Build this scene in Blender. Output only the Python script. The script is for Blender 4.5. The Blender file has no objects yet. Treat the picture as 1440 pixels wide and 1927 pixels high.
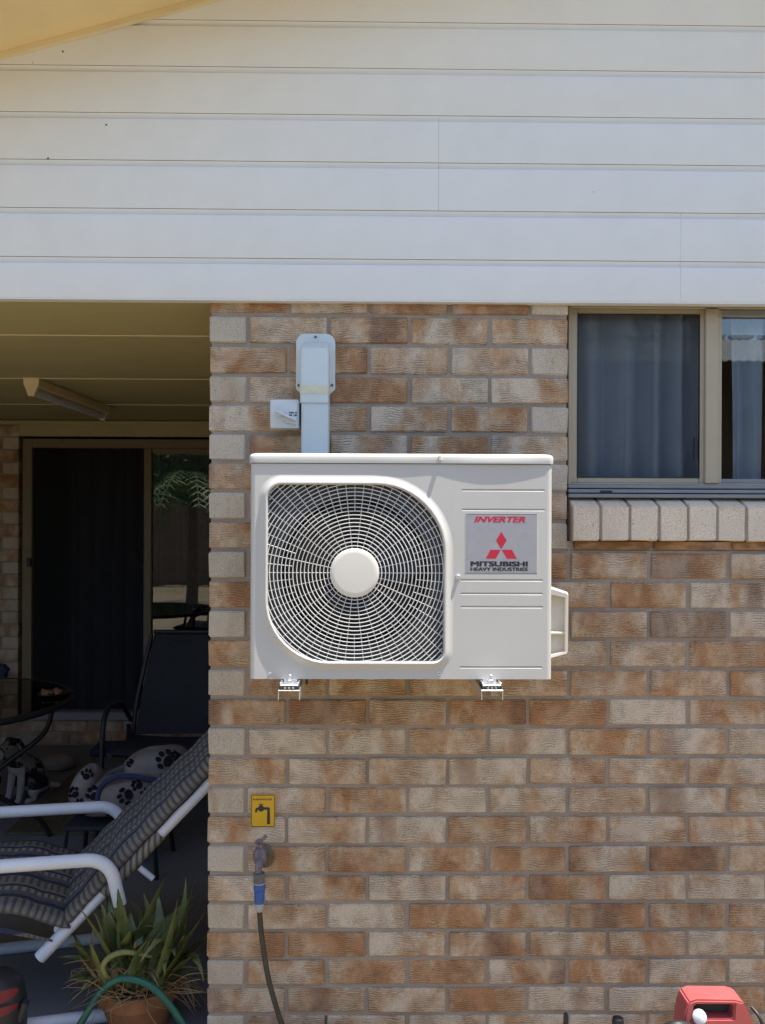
import bpy, bmesh, math, random
from mathutils import Vector, Matrix, Euler

random.seed(7)
R = math.radians
scene = bpy.context.scene
col = scene.collection

# ------------------------------------------------------------------ camera
F_PX, W_PX, H_PX = 1621.0, 1440.0, 1927.0
CAM = Vector((0.0, -2.571, 1.62))
CAM_R = Matrix.Rotation(R(-0.75), 3, 'Z') @ Matrix.Rotation(R(90.0), 3, 'X') @ Matrix.Rotation(R(0.22), 3, 'Z')
cd = bpy.data.cameras.new('camera')
cd.sensor_fit = 'VERTICAL'; cd.sensor_height = 24.0; cd.lens = 24.0 * F_PX / H_PX
cd.clip_start = 0.05; cd.clip_end = 1000
cam = bpy.data.objects.new('camera', cd); col.objects.link(cam)
cam.matrix_world = Matrix.Translation(CAM) @ CAM_R.to_4x4()
scene.camera = cam

# ------------------------------------------------------------------ light
SUN = Vector((0.29, -0.105, 0.945)).normalized()
world = bpy.data.worlds.new('World'); scene.world = world; world.use_nodes = True
wn = world.node_tree.nodes; wn.clear()
sky = wn.new('ShaderNodeTexSky'); sky.sky_type = 'NISHITA'; sky.sun_disc = False
sky.sun_elevation = math.asin(SUN.z); sky.sun_rotation = math.atan2(SUN.x, SUN.y)
sky.air_density = 1.0; sky.dust_density = 1.0; sky.ozone_density = 1.0
bg = wn.new('ShaderNodeBackground'); bg.inputs['Strength'].default_value = 0.15
wo = wn.new('ShaderNodeOutputWorld')
world.node_tree.links.new(sky.outputs[0], bg.inputs[0]); world.node_tree.links.new(bg.outputs[0], wo.inputs[0])
sl = bpy.data.lights.new('sun', 'SUN'); sl.energy = 4.8; sl.angle = R(0.5); sl.color = (1.0, 0.95, 0.86)
sun = bpy.data.objects.new('sun', sl); col.objects.link(sun)
sun.rotation_euler = (-SUN).to_track_quat('-Z', 'Y').to_euler()
vs = scene.view_settings
vs.view_transform = 'Standard'; vs.look = 'None'; vs.gamma = 1.0; vs.use_curve_mapping = False
vs.exposure = 1.0
scene.cycles.max_bounces = 10; scene.cycles.diffuse_bounces = 6
scene.cycles.transparent_max_bounces = 12

# ------------------------------------------------------------------ pixel of the photograph -> point on the plane y = const
def ray(px, py):
    return CAM_R @ Vector(((px - W_PX/2)/F_PX, -(py - H_PX/2)/F_PX, -1.0))
def P(px, py, y):
    d = ray(px, py); t = (y - CAM.y)/d.y
    return CAM + d*t

# ------------------------------------------------------------------ mesh helpers
class MB:
    def __init__(s): s.v = []; s.f = []
    def add(s, vs_, fs_):
        o = len(s.v); s.v += [Vector(q) for q in vs_]; s.f += [tuple(i+o for i in f) for f in fs_]; return s
    def box(s, a, b, bev=0.0, rot=None):
        a = Vector(a); b = Vector(b); lo = Vector(map(min, a, b)); hi = Vector(map(max, a, b))
        bm = bmesh.new(); bmesh.ops.create_cube(bm, size=1.0)
        c = (lo+hi)/2; d = hi-lo
        for v in bm.verts: v.co = Vector((v.co.x*d.x, v.co.y*d.y, v.co.z*d.z))
        if bev > 0: bmesh.ops.bevel(bm, geom=bm.edges[:], offset=bev, segments=2 if bev > .004 else 1, affect='EDGES', profile=.5)
        for v in bm.verts:
            if rot is not None: v.co = rot @ v.co
            v.co += c
        bm.verts.index_update()
        s.add([v.co.copy() for v in bm.verts], [[v.index for v in f.verts] for f in bm.faces]); bm.free(); return s
    def obox(s, c, size, rot, bev=0.0):
        c = Vector(c); h = Vector(size)/2
        return s.box(c-h, c+h, bev, rot)
    def tube(s, pts, r, n=10, cap=True, closed=False):
        pts = [Vector(p) for p in pts]; m = len(pts)
        rs = r if isinstance(r, (list, tuple)) else [r]*m
        prev = None; o = len(s.v)
        for i, p in enumerate(pts):
            if closed: t = pts[(i+1) % m]-pts[i-1]
            else: t = pts[min(i+1, m-1)]-pts[max(i-1, 0)]
            t.normalize()
            if prev is None:
                a = Vector((0, 0, 1)) if abs(t.z) < .9 else Vector((1, 0, 0))
                nrm = (a - t*a.dot(t)).normalized()
            else:
                nrm = (prev - t*prev.dot(t)).normalized()
            prev = nrm; bn = t.cross(nrm)
            for k in range(n):
                q = 2*math.pi*k/n
                s.v.append(p + (nrm*math.cos(q)+bn*math.sin(q))*rs[i])
        for i in range(m if closed else m-1):
            i2 = (i+1) % m
            for k in range(n):
                k2 = (k+1) % n
                s.f.append((o+i*n+k, o+i*n+k2, o+i2*n+k2, o+i2*n+k))
        if cap and not closed:
            s.f.append(tuple(o+k for k in reversed(range(n)))); s.f.append(tuple(o+(m-1)*n+k for k in range(n)))
        return s
    def lathe(s, prof, c, axis, n=24, cap0=True, cap1=True):
        # prof: (distance along axis, radius)
        ax = Vector(axis).normalized(); a = Vector((0, 0, 1)) if abs(ax.z) < .9 else Vector((1, 0, 0))
        u = (a-ax*a.dot(ax)).normalized(); w = ax.cross(u); c = Vector(c); o = len(s.v)
        for h, r in prof:
            for k in range(n):
                q = 2*math.pi*k/n; s.v.append(c+ax*h+(u*math.cos(q)+w*math.sin(q))*r)
        for i in range(len(prof)-1):
            for k in range(n):
                k2 = (k+1) % n; s.f.append((o+i*n+k, o+i*n+k2, o+(i+1)*n+k2, o+(i+1)*n+k))
        if cap0: s.f.append(tuple(o+k for k in reversed(range(n))))
        if cap1: s.f.append(tuple(o+(len(prof)-1)*n+k for k in range(n)))
        return s
    def prism(s, poly, y0, y1, scale1=1.0, c=None):
        # polygon given in (x, z), pushed through in y
        o = len(s.v); n = len(poly)
        cx = sum(p[0] for p in poly)/n; cz = sum(p[1] for p in poly)/n
        if c: cx, cz = c
        s.v += [Vector((p[0], y0, p[1])) for p in poly]
        s.v += [Vector((cx+(p[0]-cx)*scale1, y1, cz+(p[1]-cz)*scale1)) for p in poly]
        s.f.append(tuple(o+i for i in range(n))); s.f.append(tuple(o+n+i for i in reversed(range(n))))
        for i in range(n):
            j = (i+1) % n; s.f.append((o+i, o+n+i, o+n+j, o+j))
        return s
    def loft(s, loops, close=True, cap0=False, cap1=False):
        o = len(s.v); n = len(loops[0])
        for L in loops: s.v += [Vector(p) for p in L]
        for i in range(len(loops)-1):
            for k in range(n if close else n-1):
                k2 = (k+1) % n; s.f.append((o+i*n+k, o+i*n+k2, o+(i+1)*n+k2, o+(i+1)*n+k))
        if cap0: s.f.append(tuple(o+k for k in reversed(range(n))))
        if cap1: s.f.append(tuple(o+(len(loops)-1)*n+k for k in range(n)))
        return s

def origin_of(o):
    p = Vector((0, 0, 0)); m = Matrix.Identity(3)
    while o is not None:
        p = p + o.location; o = o.parent
    return p
def link(name, me, parent=None, smooth=False, recalc=True):
    o = bpy.data.objects.new(name, me); col.objects.link(o)
    if parent is not None: o.parent = parent
    return o
def build(name, mb, m, parent=None, smooth=False, recalc=True, angle=40, loc=None, local=False):
    # vertices are in world space; parts are kept relative to their thing
    org = origin_of(parent) if parent is not None else Vector((0, 0, 0))
    if loc is not None: org = org + (Vector(loc)-org)
    if local: org = Vector((0, 0, 0))
    me = bpy.data.meshes.new(name)
    me.from_pydata([tuple(v-org) for v in mb.v], [], mb.f)
    if recalc:
        bm = bmesh.new(); bm.from_mesh(me); bmesh.ops.recalc_face_normals(bm, faces=bm.faces[:]); bm.to_mesh(me); bm.free()
    if smooth:
        me.polygons.foreach_set('use_smooth', [True]*len(me.polygons))
        try: me.set_sharp_from_angle(angle=R(angle))
        except Exception: pass
    me.materials.append(m); me.update()
    o = link(name, me, parent)
    if loc is not None: o.location = Vector(loc) - (origin_of(parent) if parent is not None else Vector((0,0,0)))
    return o
def thing(name, loc, label, cat, group=None, kind=None):
    o = bpy.data.objects.new(name, None); o.empty_display_size = .05; col.objects.link(o); o.location = loc
    return tag(o, label, cat, group, kind)
def tag(o, label=None, cat=None, group=None, kind=None):
    if label: o['label'] = label
    if cat: o['category'] = cat
    if group: o['group'] = group
    if kind: o['kind'] = kind
    return o

def bez(pts, n=8):
    # Catmull-Rom through the points
    pts = [Vector(p) for p in pts]; out = []
    for i in range(len(pts)-1):
        p0 = pts[max(i-1, 0)]; p1 = pts[i]; p2 = pts[i+1]; p3 = pts[min(i+2, len(pts)-1)]
        for k in range(n):
            t = k/n
            out.append(.5*((2*p1)+(-p0+p2)*t+(2*p0-5*p1+4*p2-p3)*t*t+(-p0+3*p1-3*p2+p3)*t**3))
    out.append(pts[-1]); return out
def fillet(pts, r, n=7):
    pts = [Vector(p) for p in pts]; out = [pts[0]]
    for i in range(1, len(pts)-1):
        a = pts[i-1]-pts[i]; b = pts[i+1]-pts[i]
        d = min(r, a.length*.49, b.length*.49); p1 = pts[i]+a.normalized()*d; p2 = pts[i]+b.normalized()*d
        for k in range(n+1):
            t = k/n; out.append(p1*(1-t)**2+pts[i]*2*t*(1-t)+p2*t*t)
    out.append(pts[-1]); return out

# ------------------------------------------------------------------ materials
class NT:
    def __init__(s, name):
        s.m = bpy.data.materials.new(name); s.m.use_nodes = True; s.t = s.m.node_tree; s.n = s.t.nodes; s.n.clear()
        s.out = s.n.new('ShaderNodeOutputMaterial'); s.b = s.n.new('ShaderNodeBsdfPrincipled')
        s.t.links.new(s.b.outputs[0], s.out.inputs[0])
    def l(s, a, b): s.t.links.new(a, b)
    def coord(s, kind='Object'):
        return s.n.new('ShaderNodeTexCoord').outputs[kind]
    def mapping(s, vec, scale=(1, 1, 1), loc=(0, 0, 0)):
        q = s.n.new('ShaderNodeMapping'); q.inputs['Scale'].default_value = scale; q.inputs['Location'].default_value = loc
        s.l(vec, q.inputs['Vector']); return q.outputs[0]
    def noise(s, vec, scale, detail=3, rough=.55, dist=0.0):
        q = s.n.new('ShaderNodeTexNoise'); q.inputs['Scale'].default_value = scale; q.inputs['Detail'].default_value = detail
        q.inputs['Roughness'].default_value = rough; q.inputs['Distortion'].default_value = dist
        s.l(vec, q.inputs['Vector']); return q.outputs[0]
    def ramp(s, fac, stops):
        q = s.n.new('ShaderNodeValToRGB'); e = q.color_ramp.elements
        while len(e) < len(stops): e.new(.5)
        for i, (p, c) in enumerate(stops):
            e[i].position = p; e[i].color = (*c, 1) if isinstance(c, (tuple, list)) else (c, c, c, 1)
        s.l(fac, q.inputs[0]); return q.outputs[0]
    def mix(s, fac, a, b, mode='MIX'):
        q = s.n.new('ShaderNodeMix'); q.data_type = 'RGBA'; q.blend_type = mode
        for i, x in ((0, fac), (6, a), (7, b)):
            if hasattr(x, 'is_output'): s.l(x, q.inputs[i])
            elif isinstance(x, (int, float)): q.inputs[i].default_value = x
            else: q.inputs[i].default_value = (*x, 1)
        return q.outputs[2]
    def math(s, op, a, b=0.0, clamp=False):
        q = s.n.new('ShaderNodeMath'); q.operation = op; q.use_clamp = clamp
        for i, x in ((0, a), (1, b)):
            if hasattr(x, 'is_output'): s.l(x, q.inputs[i])
            else: q.inputs[i].default_value = x
        return q.outputs[0]
    def bump(s, h, strength=.3, dist=.002):
        q = s.n.new('ShaderNodeBump'); q.inputs['Strength'].default_value = strength; q.inputs['Distance'].default_value = dist
        s.l(h, q.inputs['Height']); s.l(q.outputs[0], s.b.inputs['Normal'])
    def set(s, color=None, rough=None, metal=None, spec=None):
        for k, x in (('Base Color', color), ('Roughness', rough), ('Metallic', metal), ('Specular IOR Level', spec)):
            if x is None: continue
            if hasattr(x, 'is_output'): s.l(x, s.b.inputs[k])
            elif isinstance(x, (int, float)): s.b.inputs[k].default_value = x
            else: s.b.inputs[k].default_value = (*x, 1)
        return s.m

def simple(name, c, rough=.5, metal=0.0, var=.12, scale=25.0, bump=.0, bscale=300.0, spec=.5):
    t = NT(name); co = t.coord()
    n = t.noise(co, scale, 4)
    a = tuple(min(1, x*(1-var)) for x in c); b = tuple(min(1, x*(1+var)) for x in c)
    colr = t.ramp(n, [(.3, a), (.7, b)])
    t.set(colr, t.ramp(t.noise(co, scale*2.3, 3), [(.3, max(0, rough-.08)), (.7, min(1, rough+.08))]), metal, spec)
    if bump: t.bump(t.noise(co, bscale, 3), bump, .001)
    return t.m

def brick_mat(name, light, tan, rust, dark, shift=0.0, header=False):
    t = NT(name); co = t.coord()
    oi = t.n.new('ShaderNodeObjectInfo'); rnd = oi.outputs['Random']
    cmb = t.n.new('ShaderNodeCombineXYZ')
    for i, k in enumerate((91.7, 57.3, 133.1)): t.l(t.math('MULTIPLY', rnd, k), cmb.inputs[i])
    va = t.n.new('ShaderNodeVectorMath'); va.operation = 'ADD'; t.l(co, va.inputs[0]); t.l(cmb.outputs[0], va.inputs[1]); v = va.outputs[0]
    r2 = t.math('FRACT', t.math('MULTIPLY', rnd, 17.37)); r3 = t.math('FRACT', t.math('MULTIPLY', rnd, 71.9))
    wv = t.n.new('ShaderNodeTexWave'); wv.wave_type = 'BANDS'; wv.bands_direction = 'Z'; wv.wave_profile = 'SIN'
    t.l(v, wv.inputs['Vector'])
    for k_, x_ in (('Scale', 46.0), ('Distortion', 13.0), ('Detail', 3.0), ('Detail Scale', .42), ('Detail Roughness', .55)): wv.inputs[k_].default_value = x_
    cre = wv.outputs['Fac']
    blot = t.noise(t.mapping(v, (1, 1, .6)), 10.0, 3, .55, .5)
    blot = t.math('ADD', blot, t.math('MULTIPLY', t.math('SUBTRACT', r2, .5), .24))
    drag = t.math('ADD', blot, t.math('MULTIPLY', t.math('SUBTRACT', t.noise(t.mapping(v, (1, 1, 1.6)), 48.0, 4, .65, .3), .5), .12 if header else .30))
    c = t.ramp(t.math('ADD', drag, shift), [(.32, rust), (.45, tan), (.56, tuple((a+b)/2 for a, b in zip(tan, light))), (.66, light)])
    # kiln-dark bands across some bricks
    band = t.noise(t.mapping(v, (1, 1, .12)), 7.0, 1, .4, .1)
    thr = t.math('ADD', band, t.math('MULTIPLY', t.math('SUBTRACT', r3, .62), .30))
    c = t.mix(t.ramp(thr, [(.60, 0.0), (.70, .0 if header else .6)]), c, dark)
    # wire-cut drag creases
    cm = t.ramp(cre, [(.05, 0.60 if not header else .95), (.30, 1.0), (.85, 1.0), (1.0, 1.08)])
    amt = t.ramp(t.noise(v, 17.0, 2), [(.40, .05), (.58, 1.0)])
    c = t.mix(amt, c, t.mix(1.0, c, cm, 'MULTIPLY'))
    sp = t.noise(v, 420.0, 2)
    c = t.mix(1.0, c, t.ramp(sp, [(.3, .66), (.52, 1.0), (.72, 1.2)]), 'MULTIPLY')
    pit = t.noise(v, 150.0, 2, .5)
    c = t.mix(1.0, c, t.ramp(pit, [(.25, .55), (.36, 1.0)]), 'MULTIPLY')
    geo = t.n.new('ShaderNodeNewGeometry').outputs['Position']
    c = t.mix(1.0, c, t.ramp(t.noise(geo, 2.6, 4, .6), [(.30, (.80, .78, .77)), (.50, (1, 1, 1)), (.72, (1.10, 1.08, 1.06))]), 'MULTIPLY')
    c = t.mix(t.ramp(t.noise(geo, 5.5, 5, .65), [(.56, 0.0), (.74, .38)]), c, (.56, .50, .44))
    t.set(c, .92, 0, .2)
    h = t.math('ADD', t.math('MULTIPLY', t.math('MULTIPLY', cre, amt), .12 if header else .8), t.math('MULTIPLY', sp, .35))
    h = t.math('ADD', h, t.math('MULTIPLY', t.noise(v, 60, 3), .7))
    t.bump(h, .75, .0035)
    return t.m

M = {}
M['brick'] = brick_mat('brick_face', (.60, .495, .375), (.475, .31, .185), (.40, .21, .105), (.19, .10, .065), .0)
M['brick_header'] = brick_mat('brick_header', (.53, .455, .36), (.47, .385, .285), (.41, .29, .195), (.2, .13, .1), .08, True)
M['brick_sill'] = brick_mat('brick_sill', (.74, .63, .50), (.70, .59, .46), (.60, .46, .33), (.2, .13, .1), .10, True)
M['brick_rust'] = brick_mat('brick_rust', (.50, .33, .18), (.42, .235, .11), (.35, .17, .07), (.15, .08, .05), -.04)
def mortar():
    t = NT('mortar'); co = t.coord()
    c = t.ramp(t.noise(co, 9, 4), [(.3, (.31, .255, .205)), (.7, (.385, .32, .26))])
    c = t.mix(1.0, c, t.ramp(t.noise(co, 350, 3), [(.3, .72), (.6, 1.05)]), 'MULTIPLY')
    t.set(c, .95, 0, .2); t.bump(t.noise(co, 260, 4), .6, .002); return t.m
M['mortar'] = mortar()
def board():
    t = NT('board_paint'); co = t.coord()
    c = t.ramp(t.noise(co, 3.5, 4), [(.3, (.755, .758, .752)), (.7, (.782, .785, .78))])
    c = t.mix(1.0, c, t.ramp(t.noise(co, 14, 4), [(.3, .985), (.65, 1.005)]), 'MULTIPLY')
    t.set(c, .5, 0, .35); t.bump(t.noise(t.mapping(co, (.35, 1, 1)), 420, 3), .22, .0012); return t.m
M['board'] = board()
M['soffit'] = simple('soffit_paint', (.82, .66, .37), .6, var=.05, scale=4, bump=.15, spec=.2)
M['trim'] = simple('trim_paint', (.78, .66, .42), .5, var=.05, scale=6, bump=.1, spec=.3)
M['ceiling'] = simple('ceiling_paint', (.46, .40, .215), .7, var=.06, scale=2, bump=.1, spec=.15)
def ac_paint():
    t = NT('ac_ivory_paint'); co = t.coord()
    c = t.ramp(t.noise(co, 5, 4), [(.3, (.505, .485, .445)), (.7, (.53, .51, .47))])
    c = t.mix(t.ramp(t.noise(t.mapping(co, (9, 9, .9)), 2.2, 4, .6), [(.55, 0.0), (.78, .16)]), c, (.36, .33, .28))
    c = t.mix(t.ramp(t.noise(co, 46, 3, .7), [(.66, 0.0), (.74, .22)]), c, (.33, .30, .26))
    t.set(c, t.ramp(t.noise(co, 13, 4), [(.3, .34), (.7, .52)]), 0, .4); t.bump(t.noise(co, 700, 3), .08, .001); return t.m
M['ac'] = ac_paint()
M['ac_plastic'] = simple('ac_ivory_plastic', (.70, .655, .575), .45, var=.02, scale=12, spec=.4)
M['grille'] = simple('grille_plastic', (.66, .65, .61), .4, var=.03, scale=30, spec=.4)
M['black'] = simple('black_plastic', (.018, .018, .02), .5, var=.2, scale=12)
M['fan'] = simple('fan_plastic', (.009, .008, .010), .4, var=.2, scale=12)
M['shroud'] = simple('shroud_grey', (.05, .051, .053), .6, var=.15, scale=10)
M['sticker'] = simple('sticker_silver', (.40, .39, .41), .35, metal=.25, var=.02, scale=20)
M['red_print'] = simple('red_print', (.50, .018, .045), .5, var=.05)
M['dark_print'] = simple('dark_print', (.02, .022, .026), .5, var=.05)
M['zinc'] = simple('zinc_steel', (.74, .75, .76), .32, metal=.9, var=.08, scale=50)
M['rubber'] = simple('black_rubber', (.02, .02, .022), .8, var=.15)
M['duct'] = simple('duct_plastic', (.60, .66, .66), .45, var=.03, scale=8, spec=.4)
M['duct_bounce'] = simple('duct_bounce_light', (.66, .62, .47), .5, var=.06, scale=60, spec=.3)  # cream colour stands for light bounced up from the unit's lid
M['switch'] = simple('switch_plastic', (.62, .64, .64), .4, var=.02, scale=20)
M['alu'] = simple('window_beige_frame', (.42, .36, .265), .45, var=.04, scale=8, spec=.4)
M['alu_grey'] = simple('window_track_grey', (.25, .255, .27), .4, var=.06, scale=15, spec=.4)
M['door_frame'] = simple('door_frame_paint', (.18, .14, .075), .5, var=.06, scale=8)
M['yellow'] = simple('sign_yellow', (.62, .36, .012), .45, var=.06, scale=15)
M['tap'] = simple('tap_brass_lilac', (.17, .14, .155), .5, metal=.25, var=.25, scale=60, bump=.2)
M['tap_flange'] = simple('tarnished_brass', (.15, .115, .07), .5, metal=.5, var=.3, scale=60, bump=.2)
M['conn_grey'] = simple('connector_grey', (.115, .105, .10), .6, var=.15, scale=60)
M['conn_pale'] = simple('connector_pale', (.34, .34, .33), .5, var=.08, scale=60)
M['conn_blue'] = simple('connector_blue', (.022, .085, .30), .4, var=.1, scale=50)
M['hose'] = simple('hose_brown', (.042, .036, .026), .55, var=.25, scale=60)
M['green_hose'] = simple('hose_green', (.009, .09, .06), .4, var=.12, scale=30)
def scuffed_tube():
    t = NT('white_tube'); co = t.coord()
    c = t.ramp(t.noise(co, 9, 4), [(.3, (.59, .61, .65)), (.7, (.66, .68, .72))])
    c = t.mix(t.ramp(t.noise(co, 55, 4, .7), [(.62, 0.0), (.72, .5)]), c, (.30, .28, .25))
    t.set(c, t.ramp(t.noise(co, 30, 3), [(.3, .3), (.7, .55)]), 0, .5); t.bump(t.noise(co, 120, 3), .1, .001); return t.m
M['white_tube'] = scuffed_tube()
M['dark_metal'] = simple('dark_metal', (.014, .014, .016), .45, var=.2, scale=20)
M['terracotta'] = simple('terracotta', (.24, .11, .052), .85, var=.18, scale=14, bump=.3, bscale=120, spec=.2)
M['soil'] = simple('soil', (.05, .035, .022), .95, var=.3, scale=60, bump=.6, bscale=90)
M['sling'] = simple('sling_fabric', (.017, .019, .025), .8, var=.15, scale=60, bump=.2)
M['curtain'] = simple('curtain_cloth', (.62, .67, .74), .9, var=.05, scale=15, spec=.1)
M['dark_curtain'] = simple('dark_curtain_cloth', (.035, .038, .05), .9, var=.1, scale=10, spec=.1)
M['room'] = simple('room_paint', (.20, .19, .17), .9, var=.05, scale=2)
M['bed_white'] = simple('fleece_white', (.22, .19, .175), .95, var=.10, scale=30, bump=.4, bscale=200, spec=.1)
M['bed_dark'] = simple('fleece_dark', (.014, .013, .018), .95, var=.2, scale=30, spec=.1)
M['red_plastic'] = simple('red_plastic', (.42, .085, .085), .5, var=.08, scale=20)
M['red_dark'] = simple('dark_red_plastic', (.16, .012, .02), .5, var=.1)
M['roof'] = simple('roof_metal', (.33, .34, .30), .5, var=.06, scale=3)
M['fence'] = simple('fence_timber', (.16, .12, .085), .8, var=.2, scale=5, bump=.3)
M['palm'] = simple('palm_leaf', (.075, .12, .03), .5, var=.35, scale=4)
M['bark'] = simple('palm_bark', (.12, .09, .06), .9, var=.3, scale=15, bump=.6, bscale=50)
M['blue_mat'] = simple('blue_mat', (.03, .04, .10), .9, var=.15, scale=40)
M['brown_mat'] = simple('brown_mat', (.12, .09, .045), .95, var=.25, scale=50, bump=.4)
def aloe(name, c, c2):
    t = NT(name); co = t.coord(); 
    c_ = t.ramp(t.noise(co, 9, 3), [(.35, c), (.68, c2)])
    c_ = t.mix(1.0, c_, t.ramp(t.noise(co, 140, 2), [(.3, .8), (.6, 1.1)]), 'MULTIPLY')
    t.set(c_, .42, 0, .4); t.bump(t.noise(co, 90, 2), .2, .001); return t.m
M['leaf'] = aloe('aloe_green', (.075, .10, .030), (.17, .185, .065))
M['leaf_pale'] = aloe('aloe_pale', (.15, .16, .045), (.23, .215, .075))
M['leaf_dry'] = aloe('aloe_dry', (.19, .115, .05), (.30, .215, .11))
def concrete():
    t = NT('patio_concrete'); co = t.coord()
    c = t.ramp(t.noise(co, 2.2, 5), [(.3, (.15, .143, .15)), (.7, (.225, .215, .212))])
    c = t.mix(1.0, c, t.ramp(t.noise(co, 160, 3), [(.3, .8), (.6, 1.06)]), 'MULTIPLY')
    t.set(c, .8, 0, .3); t.bump(t.noise(co, 120, 4), .3, .003); return t.m
M['concrete'] = concrete()
def ground_mat():
    t = NT('ground_pale_paving'); co = t.coord()
    c = t.ramp(t.noise(co, .8, 5), [(.3, (.20, .165, .11)), (.7, (.27, .225, .155))])
    c = t.mix(1.0, c, t.ramp(t.noise(co, 60, 3), [(.3, .8), (.6, 1.06)]), 'MULTIPLY')
    t.set(c, .95, 0, .1); return t.m
M['ground'] = ground_mat()
def glass_mat(name, tint, ior=1.5, gl=(1, 1, 1)):
    t = NT(name); t.n.remove(t.b)
    tr = t.n.new('ShaderNodeBsdfTransparent'); tr.inputs[0].default_value = (*tint, 1)
    gs = t.n.new('ShaderNodeBsdfGlossy'); gs.inputs['Roughness'].default_value = .012; gs.inputs[0].default_value = (*gl, 1)
    fr = t.n.new('ShaderNodeFresnel'); fr.inputs[0].default_value = ior
    mx = t.n.new('ShaderNodeMixShader'); t.l(fr.outputs[0], mx.inputs[0]); t.l(tr.outputs[0], mx.inputs[1]); t.l(gs.outputs[0], mx.inputs[2])
    t.l(mx.outputs[0], t.out.inputs[0]); return t.m
M['glass'] = glass_mat('window_glass', (.90, .93, .95), 1.7)
M['glass_dull'] = glass_mat('screened_glass', (.92, .94, .95), 1.3)
M['door_glass'] = glass_mat('door_glass', (.55, .58, .56), 1.9)
M['table_glass'] = glass_mat('table_glass', (.45, .52, .5), 1.5)
def screen_mat():
    t = NT('insect_screen'); t.set((.035, .036, .04), .7, 0, .2)
    tr = t.n.new('ShaderNodeBsdfTransparent'); mx = t.n.new('ShaderNodeMixShader'); mx.inputs[0].default_value = .23
    t.l(tr.outputs[0], mx.inputs[1]); t.l(t.b.outputs[0], mx.inputs[2]); t.l(mx.outputs[0], t.out.inputs[0]); return t.m
M['screen'] = screen_mat()
def cushion_mat():
    t = NT('striped_cushion_cloth'); uv = t.n.new('ShaderNodeUVMap').outputs[0]
    sx = t.n.new('ShaderNodeSeparateXYZ'); t.l(uv, sx.inputs[0]); u, v = sx.outputs[0], sx.outputs[1]
    f = t.math('FRACT', t.math('MULTIPLY', v, 7.0))
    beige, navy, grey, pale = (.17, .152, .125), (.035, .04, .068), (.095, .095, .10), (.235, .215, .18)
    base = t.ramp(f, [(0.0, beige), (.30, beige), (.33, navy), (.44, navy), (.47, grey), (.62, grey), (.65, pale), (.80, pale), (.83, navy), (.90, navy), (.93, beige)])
    tick = t.math('GREATER_THAN', t.math('FRACT', t.math('MULTIPLY', u, 46.0)), .55)
    inb = t.math('MULTIPLY', t.math('LESS_THAN', f, .30), tick)
    inp = t.math('MULTIPLY', t.math('MULTIPLY', t.math('GREATER_THAN', f, .64), t.math('LESS_THAN', f, .81)), tick)
    c = t.mix(t.math('MULTIPLY', t.math('ADD', inb, inp), .75), base, (.05, .05, .06))
    c = t.mix(1.0, c, t.ramp(t.noise(uv, 90, 2), [(.3, .8), (.6, 1.08)]), 'MULTIPLY')
    t.set(c, .9, 0, .15); t.bump(t.noise(uv, 160, 3), .3, .002); return t.m
M['cushion'] = cushion_mat()

# ================================================================== SETTING
b = MB(); b.add([(-120, -120, -.03), (120, -120, -.03), (120, 120, -.03), (-120, 120, -.03)], [(0, 1, 2, 3)])
tag(build('ground', b, M['ground'], recalc=False), kind='structure')
b = MB().box((-4.2, -.05, -.10), (-.30, 3.6, 0.0), .006)
tag(build('patio_floor', b, M['concrete']), kind='structure')

# ---- the brick wall, brick by brick
COURSE = .0865
ROWS_PX = [565, 594, 650, 706.8, 761.3, 816, 869.7, 925, 980.5, 1036, 1091.5, 1147, 1202.5, 1258, 1313.5, 1368, 1424.3, 1479.7, 1534.6, 1590.5, 1645, 1699, 1752, 1804.5, 1857, 1909, 1961, 2012]
ROWS_Z = [P(700, y, 0).z for y in ROWS_PX]
XL = P(393.5, 900, 0).x           # outer left edge of the wall
XW = P(1069.5, 740, 0).x          # edge of the window opening
MOD = (XW - XL + .010)/4.5        # stretcher plus joint
Z_TOP = P(700, 565, -.03).z       # underside of the weatherboards
Z_SILLC = P(1250, 1017, -.02).z   # underside of the on-edge sill
XR = XL + MOD*8.5

wall = thing('brick_wall', (XL, 0, 0), 'tan and cream textured brick wall carrying the air conditioner', 'wall')
def brick_mesh(name, w, h, d, seed, m):
    rr = random.Random(seed); bm = bmesh.new(); bmesh.ops.create_cube(bm, size=1)
    for v in bm.verts: v.co = Vector((v.co.x*w, v.co.y*d, v.co.z*h))
    bmesh.ops.bevel(bm, geom=bm.edges[:], offset=.0042, segments=1, affect='EDGES')
    for v in bm.verts: v.co += Vector((rr.uniform(-.0016, .0016), rr.uniform(-.0012, .0012), rr.uniform(-.0014, .0014)))
    me = bpy.data.meshes.new(name); bm.to_mesh(me); bm.free(); me.materials.append(m); return me
JT = .0112
BH = .076; BD = .105
full = [brick_mesh('stretcher', MOD-JT, BH, BD, i, M['brick']) for i in range(6)]
half = [brick_mesh('half', MOD*.5-JT, BH, BD, 20+i, M['brick_header']) for i in range(4)]
cutb = [brick_mesh('cut', MOD-JT, BH, BD, 40+i, M['brick_rust']) for i in range(3)]
def put_brick(me, x0, x1, z0, z1, parent, y=0.0, sx=1.0, base_h=BH):
    o = bpy.data.objects.new('brick', me); col.objects.link(o); o.parent = parent
    org = origin_of(parent)
    o.location = Vector(((x0+x1)/2, y+BD/2+random.uniform(-.0022, .0026), (z0+z1)/2)) - org
    o.scale = (sx, 1, (z1-z0)/base_h)
    o.rotation_euler = (random.uniform(-.006, .006), random.uniform(-.004, .004), random.uniform(-.004, .004))
    return o
n_b = 0
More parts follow.
